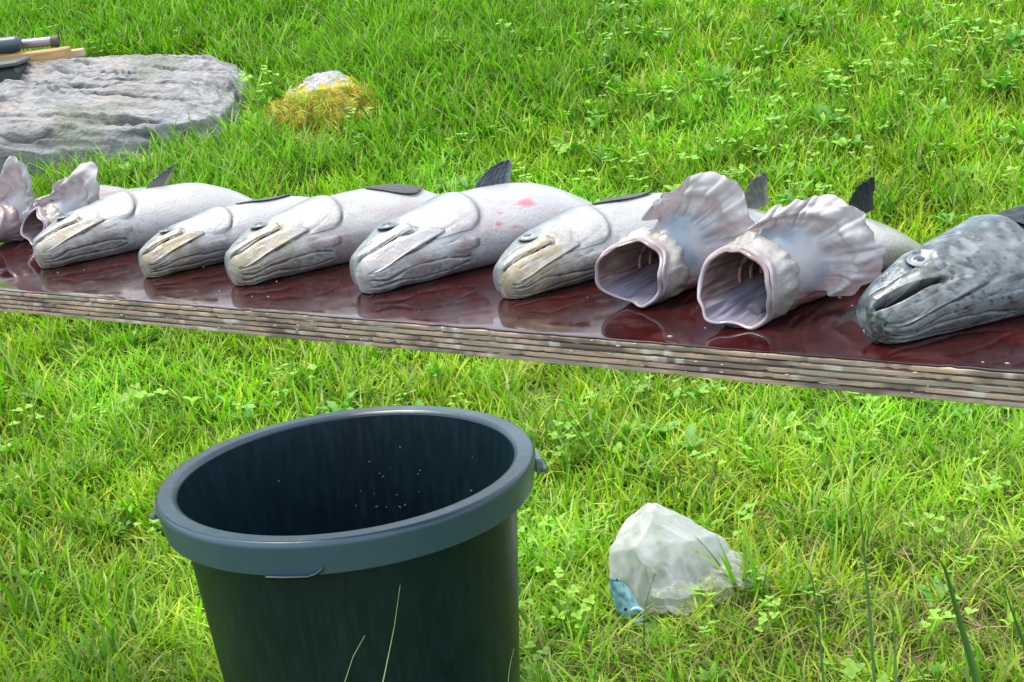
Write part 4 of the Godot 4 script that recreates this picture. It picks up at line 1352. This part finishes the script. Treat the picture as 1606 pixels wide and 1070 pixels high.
func all_fish() -> void:
	var up := Vector3(0, 0.036, 0.004)
	var flop := Vector3(0.006, 0.010, 0.034)
	# snouts as metres from the board's front edge (x, z in the world)
	make_gaping("pale pink fish cut off by the left edge of the photo, pointed gill flap raised", Vector3(-0.738, BOARD_Y, -2.150), 40, {"k": 0.95, "seed": 21.0, "roll_deg": 20.0, "blush": 0.8,
		"fan": {"a0": -0.5, "a1": 2.3, "at": [-0.5, 0.3, 0.85, 1.25, 1.8, 2.3], "reach": [0.05, 0.085, 0.135, 0.085, 0.055, 0.04], "dish": 0.012, "forward": 0.01, "swing": 0.012, "ribs": 4.0, "blue": 0.3}})
	make_gaping("gaping fish near the left end with a small brownish mouth and white gill flap", Vector3(-0.650, BOARD_Y, -2.082), 42, {"k": 0.90, "seed": 33.0, "roll_deg": 20.0,
		"fan": {"a0": -0.5, "a1": 2.4, "at": [-0.5, 0.15, 0.62, 1.0, 1.6, 2.4], "reach": [0.05, 0.10, 0.158, 0.090, 0.050, 0.04], "dish": 0.014, "forward": 0.0, "swing": 0.03, "ribs": 4.5, "blue": 0.35}})
	make_fish("leftmost closed-mouthed fish, its grey fin standing up and leaning right", Vector3(-0.617, BOARD_Y, -1.935), 28, {"k": 1.0, "seed": 2.0, "roll_deg": 20.0, "yellow": 0.55, "pink": 0.1, "spots": 0.08,
		"fin": {"x": 0.165, "q": 0.78, "len": 0.034, "up": Vector3(0.020, 0.034, 0.0), "lean": 0.8, "dark": Color(0.13, 0.13, 0.125), "pale": Color(0.30, 0.30, 0.28)}})
	make_fish("small fish with yellowish chin lying third from the closed-mouthed left end, low narrow back", Vector3(-0.445, BOARD_Y, -1.79), 28, {"k": 0.86, "seed": 3.0, "roll_deg": 22.0, "yellow": 0.95, "deep": 0.95, "spots": 0.05, "pink": 0.05,
		"fin": {"x": 0.165, "q": 0.72, "q2": 0.58, "len": 0.085, "up": Vector3(0.012, 0.010, 0.012), "lean": 0.2, "dark": Color(0.09, 0.11, 0.12)}})
	make_fish("fish with brownish blunt snout and dark leaf-shaped fin folded flat on its back", Vector3(-0.318, BOARD_Y, -1.680), 29, {"k": 1.02, "seed": 4.0, "roll_deg": 22.0, "yellow": 0.7, "spots": 0.1, "pink": 0.35,
		"fin": {"x": 0.195, "q": 0.70, "q2": 0.44, "len": 0.072, "up": Vector3(0.010, 0.006, 0.044), "lean": 0.15, "rake": 0.25, "dark": Color(0.06, 0.063, 0.066)}})
	make_fish("biggest fish in the middle with a pink sore on its white flank", Vector3(-0.160, BOARD_Y, -1.560), 30, {"k": 1.06, "seed": 5.0, "roll_deg": 22.0, "yellow": 0.05, "spots": 0.04, "pink": 0.3, "headdark": 0.8, "deep": 1.02, "skin": Color(0.315, 0.31, 0.32), "sheen": Color(0.27, 0.285, 0.315), "wounds": [[1.42, 0.40, 1.0], [1.10, 0.26, 0.35], [1.16, 0.36, 0.28], [1.22, 0.20, 0.22]],
		"fin": {"x": 0.165, "q": 0.78, "len": 0.052, "up": Vector3(0.008, 0.030, -0.002), "lean": 0.45, "rake": 0.3, "dark": Color(0.055, 0.07, 0.085), "pale": Color(0.26, 0.29, 0.31)}})
	make_fish("small olive-chinned fish with round dark eye left of the first big open mouth", Vector3(-0.005, BOARD_Y, -1.455), 30, {"k": 0.90, "seed": 6.0, "roll_deg": 26.0, "yellow": 1.0, "spots": 0.2, "deep": 1.0, "pink": 0.05, "eye_r": 0.0100, "pale_eye": true,
		"fin": {"x": 0.155, "q": 0.74, "q2": 0.60, "len": 0.085, "up": Vector3(0.010, 0.012, 0.004), "lean": 0.2, "dark": Color(0.08, 0.085, 0.085)}})
	make_gaping("gaping fish with tall ribbed white gill fan, left of the two big open mouths", Vector3(0.124, BOARD_Y, -1.366), 44, {"k": 1.04, "seed": 41.0, "roll_deg": 15.0,
		"fan": {"a0": -0.35, "a1": 1.6, "at": [-0.35, 0.0, 0.4, 0.85, 1.2, 1.6], "reach": [0.062, 0.094, 0.110, 0.112, 0.078, 0.046], "dish": 0.013, "forward": 0.0, "swing": 0.032, "ribs": 7.5, "blue": 1.0},
		"fin": {"x": 0.205, "q": 0.74, "len": 0.050, "up": Vector3(-0.004, 0.036, 0.0), "lean": 0.35, "rake": 0.0, "dark": Color(0.10, 0.105, 0.10), "pale": Color(0.30, 0.28, 0.22)}})
	make_gaping("gaping fish with the widest purple mouth and ribbed pinkish gill fan beside the dark fish", Vector3(0.205, BOARD_Y, -1.256), 44, {"k": 1.12, "seed": 57.0, "roll_deg": 15.0,
		"fan": {"a0": -0.35, "a1": 1.6, "at": [-0.35, 0.0, 0.35, 0.75, 1.1, 1.6], "reach": [0.060, 0.088, 0.098, 0.090, 0.066, 0.045], "dish": 0.013, "forward": 0.0, "swing": 0.032, "ribs": 8.5, "blue": 0.9},
		"fin": {"x": 0.195, "q": 0.72, "len": 0.048, "up": Vector3(-0.006, 0.034, 0.006), "lean": 0.22, "rake": 0.05, "dark": Color(0.025, 0.032, 0.036), "pale": Color(0.05, 0.06, 0.06)}})
	make_fish("dark blue-grey mottled fish at the right end with its mouth slightly open", Vector3(0.292, BOARD_Y, -1.154), 20, {"k": 1.06, "seed": 9.0, "roll_deg": 38.0, "yellow": 0.1, "spots": 0.9, "mottle": 0.42, "headdark": 1.0, "pink": 0.0, "eye": Vector2(0.38, 0.655), "socket": "socket_blue", "pale_eye": true, "eye_r": 0.0085, "crease": 1.25, "gap": 0.066, "backline": 0.52, "deep": 0.90, "wide": 0.92, "rough": 0.36,
		"skin": Color(0.115, 0.132, 0.145), "sheen": Color(0.055, 0.078, 0.09), "back": Color(0.010, 0.019, 0.020), "lip": Color(0.075, 0.105, 0.122),
		"fin": {"x": 0.135, "q": 0.76, "q2": 0.47, "len": 0.062, "up": Vector3(0.014, 0.006, 0.036), "lean": 0.15, "rake": 0.3, "dark": Color(0.018, 0.028, 0.032), "pale": Color(0.06, 0.08, 0.085)}})

func _ready() -> void:
	# camera
	var cam := Camera3D.new()
	var pitch := deg_to_rad(17.0)
	var roll := deg_to_rad(8.0)
	var f := Vector3(0, -sin(pitch), -cos(pitch))
	var u0 := Vector3(0, cos(pitch), -sin(pitch))
	var r := Vector3.RIGHT * cos(roll) - u0 * sin(roll)
	var u := Vector3.RIGHT * sin(roll) + u0 * cos(roll)
	cam.transform = Transform3D(Basis(r, u, -f), Vector3(0, 1.16, 0))
	cam.fov = rad_to_deg(2.0 * atan(535.0 / 2300.0))
	cam.near = 0.05
	cam.far = 600.0
	add_child(cam)
	cam.current = true
	# a bright, thinly overcast sky
	var env := Environment.new()
	env.background_mode = Environment.BG_SKY
	var sky := Sky.new()
	var psm := ProceduralSkyMaterial.new()
	psm.sky_top_color = lin(0.64, 0.73, 0.87)
	psm.sky_horizon_color = lin(0.64, 0.69, 0.74)
	psm.sky_curve = 0.2
	psm.ground_bottom_color = lin(0.05, 0.08, 0.03)
	psm.ground_horizon_color = lin(0.10, 0.14, 0.07)
	psm.sun_angle_max = 1.0
	sky.sky_material = psm
	env.sky = sky
	env.tonemap_mode = Environment.TONE_MAPPER_LINEAR
	env.tonemap_exposure = 2.75
	env.sdfgi_enabled = true
	env.ssao_enabled = true
	env.ssil_enabled = true
	var we := WorldEnvironment.new()
	we.environment = env
	add_child(we)
	var sun := DirectionalLight3D.new()
	sun.light_energy = 0.6
	sun.light_angular_distance = 20.0
	sun.light_color = Color(1.0, 0.96, 0.88)
	sun.shadow_enabled = true
	add_child(sun)
	sun.look_at_from_position(Vector3(-1.2, 5.0, -1.0), Vector3.ZERO)
	# noises and materials
	rng.seed = 20240611
	nz.noise_type = FastNoiseLite.TYPE_SIMPLEX_SMOOTH
	nz.seed = 3
	nz.frequency = 0.3
	nz.fractal_octaves = 2
	nf.noise_type = FastNoiseLite.TYPE_SIMPLEX_SMOOTH
	nf.seed = 8
	nf.frequency = 0.3
	nf.fractal_octaves = 3
	nr.noise_type = FastNoiseLite.TYPE_SIMPLEX_SMOOTH
	nr.seed = 17
	nr.frequency = 0.5
	nr.fractal_type = FastNoiseLite.FRACTAL_RIDGED
	nr.fractal_octaves = 2
	nc.noise_type = FastNoiseLite.TYPE_CELLULAR
	nc.seed = 5
	nc.frequency = 0.9
	make_materials()
	ground()
	stones()
	board()
	all_fish()
	bucket()
	bag()
	meadow()
	tall_blades()

func tall_blades() -> void:
	var dark := Color(0.055, 0.16, 0.022)
	var mid := Color(0.11, 0.24, 0.04)
	stem("thick dark green kinked grass blade rising at the lower right", [Vector3(0.494, -0.01, -1.475), Vector3(0.493, 0.189, -1.533), Vector3(0.480, 0.272, -1.558), Vector3(0.472, 0.328, -1.576)], [0.014, 0.017, 0.012, 0.004], dark)
	stem("dark thin grass leaf hanging left from the tip of the thick kinked blade", [Vector3(0.494, -0.01, -1.465), Vector3(0.494, 0.189, -1.525), Vector3(0.474, 0.324, -1.572), Vector3(0.448, 0.368, -1.588), Vector3(0.426, 0.396, -1.597)], [0.005, 0.006, 0.006, 0.006, 0.001], dark)
	stem("dark green grass blade touching the right edge low in the photo", [Vector3(0.585, -0.01, -1.527), Vector3(0.571, 0.198, -1.588), Vector3(0.562, 0.237, -1.600), Vector3(0.556, 0.266, -1.607), Vector3(0.577, 0.290, -1.614)], [0.009, 0.011, 0.010, 0.006, 0.001], dark)
	stem("thin dark grass stem just right of the white bag with its tip bent left", [Vector3(0.312, -0.01, -1.527), Vector3(0.321, 0.186, -1.585), Vector3(0.324, 0.250, -1.604), Vector3(0.325, 0.310, -1.623), Vector3(0.302, 0.361, -1.638)], [0.004, 0.004, 0.004, 0.004, 0.001], dark)
	stem("tallest thin grass stem in the lower right, arching left at its top", [Vector3(0.391, -0.01, -1.631), Vector3(0.404, 0.123, -1.670), Vector3(0.411, 0.226, -1.701), Vector3(0.417, 0.337, -1.735), Vector3(0.401, 0.407, -1.757)], [0.004, 0.004, 0.005, 0.004, 0.001], dark)
	stem("broad pale green upright blade at the bottom edge left of the thick blade", [Vector3(0.371, -0.01, -1.423), Vector3(0.385, 0.229, -1.493), Vector3(0.391, 0.271, -1.506), Vector3(0.393, 0.317, -1.517)], [0.012, 0.013, 0.010, 0.002], mid)
	stem("broad grass blade leaning left at the bottom edge near the thick blade", [Vector3(0.435, -0.01, -1.370), Vector3(0.408, 0.252, -1.448), Vector3(0.397, 0.278, -1.456), Vector3(0.380, 0.299, -1.461)], [0.012, 0.013, 0.010, 0.001], mid)
	stem("long pale green grass blade standing before the bucket", [Vector3(-0.230, -0.01, -1.214), Vector3(-0.184, 0.395, -1.339), Vector3(-0.160, 0.460, -1.354), Vector3(-0.148, 0.500, -1.367)], [0.005, 0.005, 0.004, 0.001], Color(0.20, 0.30, 0.12))
	stem("shorter pale grass blade before the bucket leaning right", [Vector3(-0.273, -0.01, -1.214), Vector3(-0.222, 0.405, -1.340), Vector3(-0.206, 0.437, -1.348), Vector3(-0.191, 0.456, -1.353)], [0.004, 0.004, 0.003, 0.001], Color(0.22, 0.31, 0.14))
	stem("small pale grass tip at the bucket's lower right side", [Vector3(-0.089, -0.01, -1.266), Vector3(-0.054, 0.367, -1.378), Vector3(-0.049, 0.385, -1.384), Vector3(-0.043, 0.399, -1.387)], [0.004, 0.004, 0.003, 0.001], Color(0.22, 0.31, 0.14))
	stem("short dark grass stalk in front of the white bag", [Vector3(0.125, -0.01, -1.955), Vector3(0.139, 0.101, -1.977), Vector3(0.150, 0.131, -1.986), Vector3(0.164, 0.158, -1.994)], [0.003, 0.003, 0.002, 0.001], Color(0.06, 0.12, 0.03))
